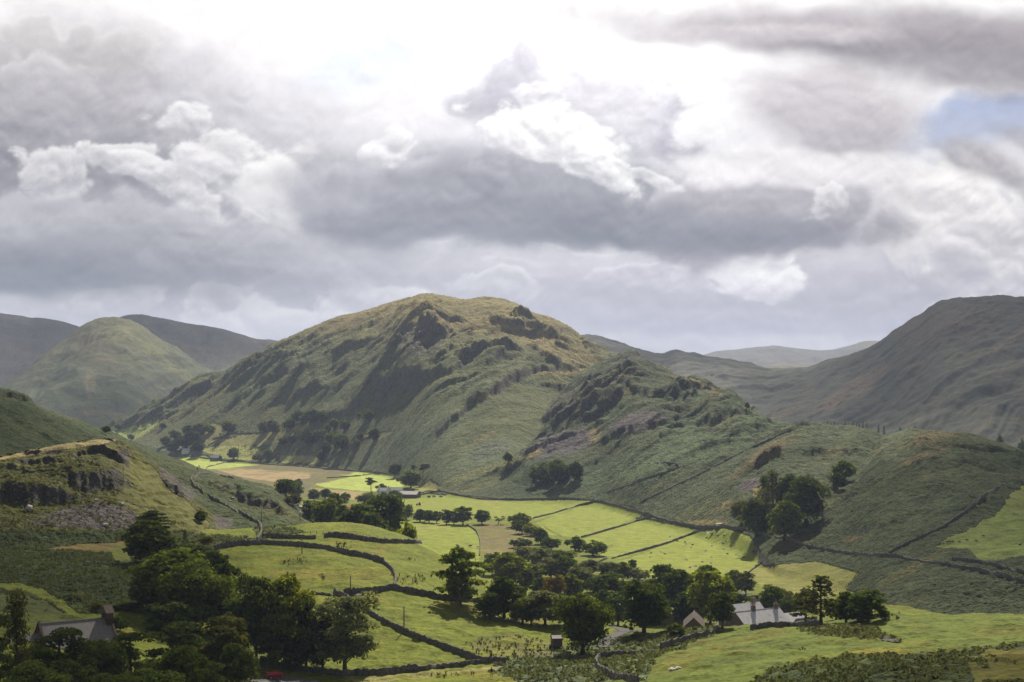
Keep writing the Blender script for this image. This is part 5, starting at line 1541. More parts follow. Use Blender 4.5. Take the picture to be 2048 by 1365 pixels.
_wr = random.Random(3)
def wall(pts, label, h=1.45, w=.75, ymin=0, name='stone_wall', ymax=None, broken=.12, group='drystone walls'):
    h *= .82; w *= .72
    P = place_line(pts, 4.0, ymin, 2, ymax)
    if len(P) < 2:
        return
    # resample in metres
    Q = [Vector((*P[0], 0))]
    far = P[0][1]
    st = .45 if far < 480 else (1.0 if far < 1100 else 2.4)
    for a, b in zip(P[:-1], P[1:]):
        a, b = Vector((*a, 0)), Vector((*b, 0)); d = (b - a).length
        n = max(1, int(d / st))
        Q += [a + (b - a) * ((i + 1) / n) for i in range(n)]
    if len(Q) > 2600:
        Q = Q[::2]
    mb = MB()
    org = Vector((Q[0].x, Q[0].y, ground_at(Q[0].x, Q[0].y)))
    rings = []
    for i, p in enumerate(Q):
        d = (Q[min(i + 1, len(Q) - 1)] - Q[max(0, i - 1)])
        if d.length < 1e-6:
            d = Vector((1, 0, 0))
        d.normalize(); nrm = Vector((-d.y, d.x, 0))
        z = ground_at(p.x, p.y)
        hh = h * (1 + _wr.uniform(-.14, .14) + .12 * math.sin(i * st / 9.0 + far) + .07 * math.sin(i * st / 2.7))
        if math.sin(i * st / 23.0 + far * .7) > 1 - broken:
            hh *= .62
        j = lambda a: _wr.uniform(-a, a)
        ring = [p - nrm * (w * .58 + j(.06)) + Vector((0, 0, z - .5)), p - nrm * (w * .52 + j(.07)) + Vector((0, 0, z + hh * .45)), p - nrm * (w * .36 + j(.07)) + Vector((0, 0, z + hh * .9)),
                p - nrm * (w * .2 + j(.05)) + Vector((0, 0, z + hh * (1.06 + j(.08)))), p + nrm * (w * .2 + j(.05)) + Vector((0, 0, z + hh * (1.04 + j(.08)))),
                p + nrm * (w * .36 + j(.07)) + Vector((0, 0, z + hh * .9)), p + nrm * (w * .52 + j(.07)) + Vector((0, 0, z + hh * .45)), p + nrm * (w * .58 + j(.06)) + Vector((0, 0, z - .5))]
        rings.append([r - org for r in ring])
    vs = [v for r in rings for v in r]; fs = []
    for i in range(len(rings) - 1):
        for k in range(7):
            fs.append((i * 8 + k, i * 8 + k + 1, (i + 1) * 8 + k + 1, (i + 1) * 8 + k))
    fs.append((0, 1, 2, 3, 4, 5, 6, 7)[::-1]); e = (len(rings) - 1) * 8; fs.append(tuple(e + k for k in range(8)))
    mb.add(vs, fs)
    o = mb.build(name, M['stone'], None, False, tuple(org))
    tag(o, label, 'wall', group)
    return o

WALLS = [
    ([(430, 1100), (455, 1094), (480, 1091), (530, 1089), (570, 1091), (620, 1095), (650, 1098), (690, 1108), (740, 1118), (768, 1128), (786, 1142), (792, 1158), (787, 1180)], 'long curving stone wall looping over the knoll like a hook', 1.75, .9),
    ([(525, 1075), (575, 1077), (631, 1078)], 'short stone wall left of the gap below the knoll top', 1.5, .8),
    ([(648, 1076), (665, 1073), (700, 1077), (760, 1086), (842, 1088)], 'stone wall right of the gap below the knoll top', 1.5, .8),
    ([(687, 1190), (740, 1188), (787, 1179), (830, 1188), (880, 1199), (915, 1204), (975, 1206)], 'dark stone wall running to the lone spreading tree', 1.7, .9),
    ([(606, 1190), (622, 1188), (662, 1192)], 'low broken stone wall between the roadside trees and the dark wall', 1.2, .8),
    ([(430, 1170), (470, 1176), (520, 1184), (560, 1188)], 'stone wall half hidden behind the roadside trees', 1.3, .8),
    ([(668, 1189), (690, 1198), (735, 1226), (780, 1252), (830, 1276), (870, 1291), (920, 1310), (960, 1325), (1012, 1326)], 'diagonal stone wall falling from the pale-leaved tree to the rushes', 1.5, .85),
    ([(505, 1330), (560, 1336), (610, 1342), (690, 1353), (780, 1348), (870, 1338), (950, 1328), (1005, 1322)], 'stone wall along the bottom of the nearest field, behind the red car', 1.6, .9),
    ([(386, 953), (380, 957), (382, 966), (396, 980), (430, 1001), (470, 1022), (505, 1040), (521, 1050), (523, 1068), (514, 1084)], 'stone wall bending down the bracken hill on the left', 1.5, .8),
    ([(386, 953), (410, 948), (440, 951), (466, 958)], 'stone wall along the crest of the bracken hill', 1.4, .8),
    ([(395, 940), (470, 921), (520, 929), (600, 934), (680, 941), (750, 945), (792, 950)], 'far stone wall along the foot of the big hill above the marsh', 1.7, 1.2),
    ([(820, 992), (850, 984), (880, 983), (900, 988), (960, 999), (1040, 1001), (1120, 998), (1190, 1001), (1240, 1013), (1290, 1029), (1340, 1043), (1400, 1056), (1448, 1054)], 'long stone wall between the bright fields and the bracken slope', 1.6, 1.0),
    ([(840, 991), (862, 986), (880, 984)], 'short stone wall beside the grey barn', 1.4, .9),
    ([(1066, 1038), (1110, 1027), (1160, 1011), (1198, 1002)], 'uppermost of three slanting stone walls between the bright fields', 1.4, .9),
    ([(1163, 1076), (1200, 1066), (1250, 1051), (1302, 1034)], 'middle of three slanting stone walls between the bright fields', 1.5, .9),
    ([(1224, 1118), (1290, 1101), (1340, 1086), (1388, 1067), (1412, 1058)], 'lowest of three slanting stone walls between the bright fields', 1.5, .9),
    ([(1190, 1130), (1200, 1124), (1214, 1118)], 'short curved stone wall by the stream trees', 1.3, .9),
    ([(1446, 1054), (1480, 1058), (1520, 1068), (1575, 1080), (1620, 1096), (1700, 1109), (1780, 1113), (1860, 1126), (1950, 1141), (2060, 1167)], 'long dark stone wall across the bracken on the right', 1.6, 1.0),
    ([(1778, 1108), (1830, 1081), (1880, 1059), (1930, 1026), (1975, 987), (2000, 976)], 'stone wall climbing to the green field at the right edge', 1.5, 1.0),
    ([(1500, 1144), (1522, 1127)], 'short stone wall at the lower tip of the bright field', 1.4, .9),
    ([(1905, 1120), (1960, 1126), (2055, 1148)], 'upper stone wall below the green field at the right edge', 1.3, .9),
    ([(934, 1051), (953, 1063), (961, 1084), (959, 1112)], 'stone wall between the bright field and the brown rough patch', 1.4, .8),
    ([(1440, 1250), (1433, 1263), (1402, 1276), (1355, 1289), (1322, 1302)], 'dark stone wall curving through bracken below the barn', 1.8, .8),
    ([(1270, 1312), (1225, 1313), (1196, 1316), (1190, 1329), (1205, 1345), (1230, 1357), (1275, 1366)], 'stone wall making a bend in the near bracken at the bottom', 1.3, .8),
    ([(1500, 1259), (1540, 1254), (1590, 1253), (1640, 1252)], 'low mossy stone wall on the bank in front of the farmhouse', 1.2, 1.0),
    ([(646, 926), (690, 897), (720, 882), (744, 872)], 'diagonal stone wall up the big hill beside the scrubby knoll', 1.5, 1.1),
    ([(654, 957), (700, 954), (722, 952)], 'stone wall left part across the vivid valley field', 1.4, 1.0),
    ([(726, 951), (745, 947), (757, 944)], 'stone wall right part across the vivid valley field', 1.4, 1.0),
    ([(425, 880), (465, 868), (530, 866)], 'far stone wall above the pale pasture of the hill foot', 1.5, 1.2),
    ([(415, 893), (450, 872), (475, 864)], 'far stone wall slanting below the green enclosure', 1.5, 1.2),
    ([(400, 916), (440, 921), (520, 927)], 'far stone wall beside the small far farmhouse', 1.5, 1.2),
    ([(228, 864), (258, 852), (305, 840)], 'far stone wall through the farthest bright fields', 1.5, 1.3),
    ([(1215, 985), (1300, 955), (1362, 935), (1355, 928), (1310, 926)], 'faint old stone wall in the bracken of the spur', 1.0, .9),
    ([(1280, 1006), (1400, 948), (1500, 897), (1582, 860)], 'faint old stone wall rising to the saddle of the spur', 1.0, .9),
]
for pts, lab, h, w in WALLS:
    wall(pts, lab, h, w)

# ------------------------------------------------------------------ road, car park and stream: sheets a little above the ground
def strip(pts, width, name, m, lift=.06, ymin=0, n=4):
    P = place_line(pts, 3.0, ymin, 3)
    vs = []; fs = []
    for i, p in enumerate(P):
        a = Vector(P[max(0, i - 1)]); b = Vector(P[min(len(P) - 1, i + 1)])
        d = (b - a).normalized() if (b - a).length > 1e-6 else Vector((0, 1))
        q = Vector((-d.y, d.x))
        for k in range(n + 1):
            c = Vector(p) + q * width * (k / n - .5)
            vs.append((c.x, c.y, max(ground_at(c.x, c.y), ground_at(c.x + .4, c.y), ground_at(c.x, c.y + .7)) + lift))
    for i in range(len(P) - 1):
        for k in range(n):
            j = i * (n + 1) + k
            fs.append((j, j + 1, j + n + 2, j + n + 1))
    me = bpy.data.meshes.new(name); me.from_pydata(vs, [], fs); me.materials.append(m)
    o = link(name, me); o['kind'] = 'structure'
    return o

strip([(1200, 1297), (1212, 1284), (1232, 1271), (1250, 1263), (1268, 1261), (1285, 1262)], 3.6, 'road', M['tarmac'], .1)
strip([(1252, 1263), (1236, 1256), (1224, 1250)], 3.2, 'road', M['tarmac'], .13)
strip([(470, 1368), (520, 1362), (570, 1360), (640, 1366)], 6.0, 'road', M['tarmac'], .1)
strip([(1416, 1178), (1450, 1181), (1478, 1184), (1500, 1189)], 3.0, 'stream', M['water'], .1)
strip([(1248, 1158), (1280, 1160), (1312, 1160)], 3.0, 'stream', M['water'], .1)
strip([(600, 1000), (612, 1003), (620, 1008)], 3.0, 'stream', M['water'], .1)

# ------------------------------------------------------------------ fences of posts and wire
def fence(pts, label, gap=2.4):
    P = [Vector(p) for p in place_line(pts, 3.0)]
    o0 = Vector((P[0].x, P[0].y, ground_at(*P[0])))
    t = thing('post_fence', label, 'fence', tuple(o0), 0, 'post and wire fences')
    posts = []; acc = 0
    for a, b in zip(P[:-1], P[1:]):
        L = (b - a).length
        while acc < L:
            c = a + (b - a) * (acc / L)
            posts.append(Vector((c.x, c.y, ground_at(c.x, c.y))) - o0)
            acc += gap
        acc -= L
    posts = posts[:90]
    for i, p in enumerate(posts):
        mb = MB(); mb.tube([(0, 0, -.3), (0, 0, 1.25)], [.08, .07], 5)
        if i == 0:
            me = mb.mesh('post', M['pole'])
        link('post', me, t, tuple(p))
    mb = MB()
    for a, b in zip(posts[:-1], posts[1:]):
        for z in (.5, 1.05):
            mb.tube([a + Vector((0, 0, z)), b + Vector((0, 0, z))], [.012, .012], 3)
    if len(posts) > 1:
        mb.build('wire', M['metal'], t)

fence([(1088, 1055), (1105, 1066), (1124, 1075)], 'row of posts along the lower edge of the middle bright field')
fence([(1196, 1113), (1212, 1100), (1226, 1092)], 'row of posts at the fence corner near the rounded green bush')
fence([(560, 1072), (640, 1069), (730, 1076), (790, 1084)], 'thin row of posts on the knoll just above the wall')

# ------------------------------------------------------------------ wooden poles
def pole(u, vb, vt, label, top=False, Y=None):
    x, y, z = hit(u, vb) if Y is None else ((u - CX) / FPX * Y, Y, ground_at((u - CX) / FPX * Y, Y))
    h = (ZC - (vt - V0) / FPX * y) - z
    t = thing('utility_pole', label, 'pole', (x, y, z), 0, 'wooden poles crossing the fields')
    mb = MB(); mb.tube([(0, 0, -.5), (0, 0, h)], [.17, .12], 7); mb.build('post', M['pole'], t)
    mb = MB(); mb.tube([(0, 0, h * .9), (0, 0, h * .9 + .3)], [.16, .16], 7); mb.tube([(-.35, 0, h * .97), (.35, 0, h * .97)], [.05, .05], 5)
    mb.build('bracket', M['metal'], t)
    if top:
        mb = MB(); mb.ball((0, 0, h + .25), (.35, .35, .3)); mb.build('lamp_head', M['white'], t)

pole(808, 1262, 1213, 'tall wooden pole beside the diagonal wall')
pole(701, 1192, 1152, 'wooden pole at the left end of the dark wall')
pole(604, 1108, 1077, 'wooden pole standing across the long curving wall')
pole(625, 1228, 1211, 'short wooden pole behind the pale-leaved tree')
pole(919, 1228, 1174, 'wooden pole in the shadow of the lone spreading tree')
pole(523, 1050, 1020, 'thin wooden pole at the bend of the hill wall')
pole(600, 1046, 1026, 'pole with a white top in the bracken left of the knoll', True)
pole(951, 1132, 1117, 'thin pole right of the lone spreading tree')
# ------------------------------------------------------------------ buildings
def house(name, label, loc, rz, L, W, H, R, wm, rm, group=None, over=.3, chimneys=(), windows=(), doors=(), skylights=(), parent_thing=None, sink=1.2, ridge=True):
    """gabled building; local x along the ridge. windows and doors: (side, along, height, width, tall) with side 'f' (-y), 'b', 'l' (-x), 'r'"""
    t = parent_thing or thing(name, label, 'building', loc, rz, group)
    hl, hw = L / 2, W / 2
    mb = MB()
    vs = [(-hl, -hw, -sink), (hl, -hw, -sink), (hl, hw, -sink), (-hl, hw, -sink), (-hl, -hw, H), (hl, -hw, H), (hl, hw, H), (-hl, hw, H), (-hl, 0, H + R), (hl, 0, H + R)]
    mb.add(vs, [(0, 1, 5, 4), (2, 3, 7, 6), (1, 2, 6, 9, 5), (3, 0, 4, 8, 7)])
    mb.build('wall', wm, t)
    s = R / hw
    r = MB(); th = .16
    xe = hl + over * .7; ye = hw + over
    for sg in (-1, 1):
        a = [(-xe, sg * ye, H - s * over), (xe, sg * ye, H - s * over), (xe, 0, H + R), (-xe, 0, H + R)]
        lo = [(p[0], p[1], p[2] + .03) for p in a]; up = [(p[0], p[1], p[2] + th + .03) for p in a]
        f = [(0, 1, 2, 3), (7, 6, 5, 4), (0, 4, 5, 1), (1, 5, 6, 2), (2, 6, 7, 3), (3, 7, 4, 0)]
        r.add(lo + up, f if sg < 0 else [q[::-1] for q in f])
    if ridge:
        r.tube([(-xe, 0, H + R + th), (xe, 0, H + R + th)], [.14, .14], 6)
    ro = r.build('roof', rm, t)
    for (x, y, w, d, h) in chimneys:
        zb = H + R - abs(y) * s - .4
        c = MB(); c.box(x - w / 2, x + w / 2, y - d / 2, y + d / 2, zb, zb + h); c.box(x - w / 2 - .08, x + w / 2 + .08, y - d / 2 - .08, y + d / 2 + .08, zb + h, zb + h + .15)
        co = c.build('chimney', M['rubble'] if wm is not M['white'] else wm, ro)
        pt = MB()
        for k in (-.22, .22):
            pt.tube([(x + k * w, y, zb + h + .15), (x + k * w, y, zb + h + .75)], [.17, .13], 8)
        p = pt.build('chimney_pots', M['pot'], ro)
    def face(side, a, z, w, h, e):
        if side == 'f': return (a - w / 2, a + w / 2, -hw - e, -hw + .02, z, z + h)
        if side == 'b': return (a - w / 2, a + w / 2, hw - .02, hw + e, z, z + h)
        if side == 'l': return (-hl - e, -hl + .02, a - w / 2, a + w / 2, z, z + h)
        return (hl - .02, hl + e, a - w / 2, a + w / 2, z, z + h)
    for (side, a, z, w, h) in windows:
        m1 = MB(); m1.box(*face(side, a, z, w, h, .04)); wo = m1.build('window', M['frame'], t)
        m2 = MB(); m2.box(*face(side, a, z + .1, w - .2, h - .2, .07)); m2.build('pane', M['glass'], wo)
    for (side, a, z, w, h) in doors:
        m1 = MB(); m1.box(*face(side, a, z, w, h, .06)); m1.build('door', M['wood'], t)
    for (x, q, w, h) in skylights:               # q: share of the front slope from the eave
        y = -hw * (1 - q); z = H + R * q + th + .06
        m1 = MB()
        dy, dz = h / math.hypot(1, s), h * s / math.hypot(1, s)
        m1.add([(x - w / 2, y, z), (x + w / 2, y, z), (x + w / 2, y + dy, z + dz), (x - w / 2, y + dy, z + dz), (x - w / 2, y, z - .12), (x + w / 2, y, z - .12), (x + w / 2, y + dy, z + dz - .12), (x - w / 2, y + dy, z + dz - .12)],
               [(0, 1, 2, 3), (0, 4, 5, 1), (1, 5, 6, 2), (2, 6, 7, 3), (3, 7, 4, 0)])
        m1.build('skylight', M['metal'], ro)
    return t

def at(u, Y, v=None):
    """place in direction u at distance Y; height from v if given, else on the ground"""
    x = (u - CX) / FPX * Y
    return (x, Y, ground_at(x, Y) if v is None else zat(v, Y))

# farmhouse: long slate range, parallel rear range, lean-to and lower extension
R30 = math.radians(33)
fz = zat(1256, 398)
fh = house('farmhouse', 'long slate-roofed stone farmhouse with three chimneys on the bank at right', (*at(1515, 398)[:2], fz), R30, 16.5, 8.4, 1.6, 3.4, M['rubble'], M['slate'],
           chimneys=[(-1.6, 0, 1.0, .9, 1.7), (7.0, 0, 1.1, .9, 1.6)], skylights=[(-5.6, .45, .6, .8), (2.8, .5, .7, .8), (5.6, .3, .5, .8), (6.5, .3, .5, .8)],
           windows=[('l', 0.0, .2, .9, 1.1), ('f', -6.3, .1, .9, 1.0)], doors=[('f', -3.4, -.6, 1.0, 2.0)], sink=2.5)
def wing(parent, off, L, W, H, R, rm, wm, label=None, nm='wing', chim=None):
    hl, hw = L / 2, W / 2; ox, oy, oz = off
    mb = MB()
    mb.add([(ox - hl, oy - hw, oz - 2.5), (ox + hl, oy - hw, oz - 2.5), (ox + hl, oy + hw, oz - 2.5), (ox - hl, oy + hw, oz - 2.5), (ox - hl, oy - hw, oz + H), (ox + hl, oy - hw, oz + H), (ox + hl, oy + hw, oz + H), (ox - hl, oy + hw, oz + H), (ox - hl, oy, oz + H + R), (ox + hl, oy, oz + H + R)],
           [(0, 1, 5, 4), (2, 3, 7, 6), (1, 2, 6, 9, 5), (3, 0, 4, 8, 7)])
    w = mb.build(nm, wm, parent)
    r = MB(); e = .3; s = R / hw
    for sg in (-1, 1):
        a = [(ox - hl - .2, oy + sg * (hw + e), oz + H - s * e), (ox + hl + .2, oy + sg * (hw + e), oz + H - s * e), (ox + hl + .2, oy, oz + H + R), (ox - hl - .2, oy, oz + H + R)]
        f = [(0, 1, 2, 3), (7, 6, 5, 4), (0, 4, 5, 1), (1, 5, 6, 2), (2, 6, 7, 3), (3, 7, 4, 0)]
        r.add([(p[0], p[1], p[2] + .04) for p in a] + [(p[0], p[1], p[2] + .2) for p in a], f if sg < 0 else [q[::-1] for q in f])
    r.build('wing_roof', rm, w)
    if chim:
        x, y, ww, h = chim
        c = MB(); c.box(x - ww / 2, x + ww / 2, y - .45, y + .45, oz + H + R - .6, oz + H + R + h); c.build('wing_chimney', M['rubble'], w)
        c = MB(); c.tube([(x, y, oz + H + R + h), (x, y, oz + H + R + h + .7)], [.2, .15], 8); c.build('chimney_pots', M['pot'], w)
wing(fh, (1.6, 8.3, .9), 13.5, 6.6, 1.8, 2.9, M['slate'], M['rubble'], chim=(6.0, 8.3, 1.2, 1.5))
wing(fh, (12.6, -1.0, -.7), 8.4, 7.0, 1.5, 2.5, M['slate'], M['rubble'])
def leanto(parent):
    mb = MB()
    x0, x1 = -.6, 8.6
    mb.add([(x0, -4.35, 1.45), (x1, -4.35, 1.45), (x1, -8.2, -.35), (x0, -8.2, -.35), (x0, -4.35, 1.25), (x1, -4.35, 1.25), (x1, -8.2, -.55), (x0, -8.2, -.55)], [(3, 2, 1, 0), (4, 5, 6, 7), (0, 4, 7, 3), (1, 2, 6, 5), (2, 3, 7, 6)])
    lr = mb.build('lean_to_roof', M['slate'], parent)
    mb = MB(); mb.box(x0 + .2, x1 - .2, -7.9, -4.25, -2.5, -.5); mb.build('lean_to', M['rubble'], parent)
leanto(fh)

house('barn', 'small barn with brown ridged roof, gable towards the viewer, left of the farmhouse', (*at(1388, 392)[:2], zat(1262, 392)), math.radians(82), 13.5, 5.4, 2.0, 2.5, M['wood'], M['rust'], doors=[('l', 0, 0, 1.6, 1.9)], sink=2)
house('stone_hut', 'tiny stone hut with slate roof at the foot of the massive round tree', (*at(1113, 333)[:2], zat(1286, 333)), math.radians(8), 2.4, 2.6, 1.15, .8, M['rubble'], M['oldslate'], over=.15, doors=[('f', -.3, 0, .7, 1.1)], sink=.8)
house('slate_shed', 'low slate-roofed shed half sunk behind the bank right of the farmhouse', (*at(1613, 372)[:2], zat(1258, 372)), math.radians(20), 6, 4, 1.0, 1.6, M['rubble'], M['oldslate'], sink=2)

# church: nave, lower chancel, bellcote on the right gable
ch_loc = (*at(150, 280)[:2], zat(1312, 280))
ch = house('church', 'small grey-roofed church with a bellcote behind the trees at bottom left', ch_loc, math.radians(36), 14.0, 8.6, 2.6, 4.3, M['redstone'], M['oldslate'], over=.25,
           windows=[('f', -4, .6, .8, 1.5), ('f', 0, .6, .8, 1.5), ('f', 4, .6, .8, 1.5)], doors=[('r', 0, 0, 1.4, 2.3)], sink=2)
wing(ch, (-9.6, .2, 0), 6.0, 6.2, 2.1, 2.9, M['oldslate'], M['redstone'], nm='chancel')
mb = MB()
for sg in (-1, 1):                                  # raised gable copings
    for x in (-7.15, 7.15):
        mb.add([(x - .22, sg * 4.7, 2.4), (x + .22, sg * 4.7, 2.4), (x + .22, 0, 7.15), (x - .22, 0, 7.15), (x - .22, sg * 4.7, 2.85), (x + .22, sg * 4.7, 2.85), (x + .22, 0, 7.6), (x - .22, 0, 7.6)],
               [(0, 1, 2, 3), (4, 5, 6, 7), (0, 1, 5, 4), (1, 2, 6, 5), (3, 0, 4, 7), (2, 3, 7, 6)])
mb.build('coping', M['redstone'], ch)
bc = MB()
for sg in (-1, 1):
    bc.box(5.9, 7.35, sg * 1.15 - .35, sg * 1.15 + .35, 6.0, 8.0)
bc.box(5.9, 7.35, -1.5, 1.5, 5.4, 7.1); bc.box(5.82, 7.42, -1.58, 1.58, 8.0, 8.2)
bo = bc.build('bellcote', M['redstone'], ch)
bc = MB()
bc.add([(5.7, -1.8, 8.15), (7.5, -1.8, 8.15), (7.5, 1.8, 8.15), (5.7, 1.8, 8.15), (5.7, 0, 9.6), (7.5, 0, 9.6)], [(0, 1, 5, 4), (2, 3, 4, 5), (1, 2, 5), (3, 0, 4), (0, 3, 2, 1)])
bc.build('bellcote_roof', M['redstone'], bo)
bc = MB(); bc.tube([(6.6, 0, 7.95), (6.6, 0, 7.8), (6.6, 0, 7.45), (6.6, 0, 7.25)], [.08, .28, .4, .5], 10); bc.build('bell', M['black'], bo)

# valley farm
house('white_farmhouse', 'white farmhouse with grey roof among trees in the middle of the valley', hit(768, 992, 900), math.radians(-24), 11.5, 7.5, 5.0, 2.6, M['white'], M['slate'], chimneys=[(-4.8, 0, 1.0, .9, 1.6), (4.8, 0, 1.0, .9, 1.6)],
      windows=[('f', -3.5, 2.9, 1, 1.2), ('f', 0, 2.9, 1, 1.2), ('f', 3.5, 2.9, 1, 1.2), ('f', -3.5, .5, 1, 1.3), ('r', .8, 2.9, 1, 1.2), ('f', 3.5, .5, 1, 1.3)], doors=[('f', 0, 0, 1.1, 2.1)])
house('pale_outbuilding', 'pale-roofed outbuilding just right of the white farmhouse', hit(790, 987, 900), math.radians(-10), 15, 6, 3.2, 2.2, M['white'], M['slate'], doors=[('f', 3, 0, 2, 2.2)])
house('grey_barn', 'large low grey barn on the edge of the bright field', hit(820, 996, 900), math.radians(-14), 17, 13, 3.4, 2.8, M['rubble'], M['oldslate'], doors=[('f', -3, 0, 3, 3)])
house('sheepfold_ruin', 'brown ruined shed beside the sheepfold on the hill foot', hit(802, 960, 900), math.radians(-12), 10, 5, 2.2, 1.4, M['wood'], M['rust'], doors=[('f', 1, 0, 1.5, 1.8)])
house('red_white_building', 'small red and white building showing between dark trees', hit(697, 1023, 700), math.radians(4), 6.0, 4.2, 2.6, 1.3, M['white'], M['red'], windows=[('f', -1.3, .9, .7, .8), ('f', 1.3, .9, .7, .8)], doors=[('f', 0, 0, .9, 1.9)], ridge=False)
house('grey_shed', 'little grey shed by the pale rocks at the end of the bracken hill', hit(611, 1014, 900), math.radians(10), 4.8, 3.6, 2.2, .9, M['rubble'], M['slate'], doors=[('f', 0, 0, 1, 1.8)])
# far hamlet
house('far_farmhouse', 'small far farmhouse with a pale roof beside the round tree', hit(432, 921, 1500), math.radians(-26), 15, 9, 4, 3.6, M['rubble'], M['slate'], chimneys=[(-6, 0, 1.2, 1, 1.8)], windows=[('f', -3, 1, 1, 1.2), ('f', 3, 1, 1, 1.2)], doors=[('f', 0, 0, 1.2, 2.1)])
house('far_barn', 'long dark far barn left of the small far farmhouse', hit(394, 911, 1500), math.radians(12), 17, 8, 3, 2.6, M['rubble'], M['oldslate'], doors=[('f', 2, 0, 2.5, 2.4)])
house('far_cottage', 'white far cottage below the far wood', hit(372, 907, 1500), math.radians(-8), 11, 7, 4, 3, M['white'], M['slate'], chimneys=[(4.6, 0, 1, .9, 1.5)], windows=[('f', -2.5, 1, 1, 1.2), ('f', 2.5, 1, 1, 1.2)], doors=[('f', 0, 0, 1.1, 2.1)])
house('far_outbuilding', 'low far outbuilding at the left end of the hamlet', hit(350, 909, 1500), math.radians(10), 10, 6, 2.4, 1.8, M['rubble'], M['rust'], doors=[('f', 0, 0, 2, 2)])

# ------------------------------------------------------------------ vehicles
def car(loc, rz, label, paint, van=False, sc=1.0):
    t = thing('white_van' if van else 'parked_car', label, 'van' if van else 'car', loc, rz, None, (sc, sc, sc))
    prof = [(-2.0, .35), (-2.05, .8), (-1.85, .98), (-1.55, 1.42), (.35, 1.47), (1.05, .98), (1.85, .85), (2.02, .6), (1.98, .35)]
    if van:
        prof = [(-2.4, .4), (-2.42, 1.9), (-2.3, 2.05), (1.0, 2.05), (1.55, 1.3), (2.3, 1.1), (2.42, .7), (2.4, .4)]
    n = len(prof); wd = .84 if not van else .95
    bm = bmesh.new()
    vs = []
    for y, ins in ((-wd, .0), (wd, .0)):
        vs.append([bm.verts.new((x, y * (1 - (.16 if z > 1.05 and not van else (.04 if z > 1.2 else 0))), z)) for x, z in prof])
    for i in range(n):
        bm.faces.new((vs[0][i], vs[0][(i + 1) % n], vs[1][(i + 1) % n], vs[1][i]))
    bm.faces.new(vs[0][::-1]); bm.faces.new(vs[1])
    bmesh.ops.recalc_face_normals(bm, faces=bm.faces[:])
    bmesh.ops.bevel(bm, geom=bm.edges[:], offset=.07, segments=2, affect='EDGES')
    me = bpy.data.meshes.new('body'); bm.to_mesh(me); bm.free(); me.materials.append(paint)
    link('body', me, t)
    def q(name, pts, m):
        mb = MB(); mb.add(pts, [tuple(range(len(pts)))]); mb.build(name, m, t)
    if not van:
        for sg in (-1, 1):
            q('window', [(-1.45, sg * .79, 1.02), (.75, sg * .79, 1.02), (.28, sg * .725, 1.40), (-1.32, sg * .725, 1.37)], M['glass'])
        q('windscreen', [(1.02, -.66, 1.03), (1.02, .66, 1.03), (.45, .6, 1.43), (.45, -.6, 1.43)], M['glass'])
        q('rear_window', [(-1.83, -.64, 1.05), (-1.83, .64, 1.05), (-1.6, .58, 1.40), (-1.6, -.58, 1.40)], M['glass'])
    else:
        for sg in (-1, 1):
            q('window', [(.1, sg * .965, 1.3), (1.35, sg * .965, 1.3), (.95, sg * .965, 1.85), (.1, sg * .965, 1.85)], M['glass'])
        q('windscreen', [(1.56, -.8, 1.34), (1.56, .8, 1.34), (1.1, .8, 1.98), (1.1, -.8, 1.98)], M['glass'])
    for x in (-1.3, 1.3):
        for sg in (-1, 1):
            mb = MB(); mb.tube([(x, sg * (wd - .16), .33), (x, sg * (wd + .04), .33)], [.33, .33], 14); w = mb.build('wheel', M['tyre'], t)
            mb = MB(); mb.tube([(x, sg * (wd + .041), .33), (x, sg * (wd + .055), .33)], [.2, .2], 10); mb.build('hubcap', M['metal'], w)
    for sg in (-1, 1):
        mb = MB(); mb.ball((prof[-2][0] - .06, sg * wd * .72, .68), (.1, .16, .1)); mb.build('headlight', M['frame'], t)
        mb = MB(); mb.ball((prof[1][0] + .04, sg * wd * .78, .85), (.07, .13, .12)); mb.build('tail_light', M['red'], t)
    return t

car(at(551, 296), math.radians(28), 'small red car parked by the wall under the trees at the bottom', M['red'])
x, y, z = hit(1440, 1053)
car((x, y - 1, ground_at(x, y - 1) + .1), math.radians(12), 'white van parked at the wall above the bright field tip', M['white'], True, 1.05)
tl = thing('farm_trailer', 'low pale trailer standing left of the white van', 'trailer', (x - 5.5, y - 1, ground_at(x - 5.5, y - 1)), math.radians(6))
mb = MB(); mb.box(-2.2, 2.2, -1, 1, .6, .8); mb.box(-2.2, 2.2, -1, -.92, .8, 1.25); mb.box(-2.2, 2.2, .92, 1, .8, 1.25); mb.box(2.12, 2.2, -.9, .9, .8, 1.25); mb.build('trailer_bed', M['white'], tl)
mb = MB(); mb.tube([(-2.2, 0, .65), (-3.4, 0, .55)], [.06, .06], 5); mb.build('drawbar', M['metal'], tl)
for sg in (-1, 1):
    mb = MB(); mb.tube([(.2, sg * 1.02, .35), (.2, sg * 1.2, .35)], [.35, .35], 12); mb.build('wheel', M['tyre'], tl)
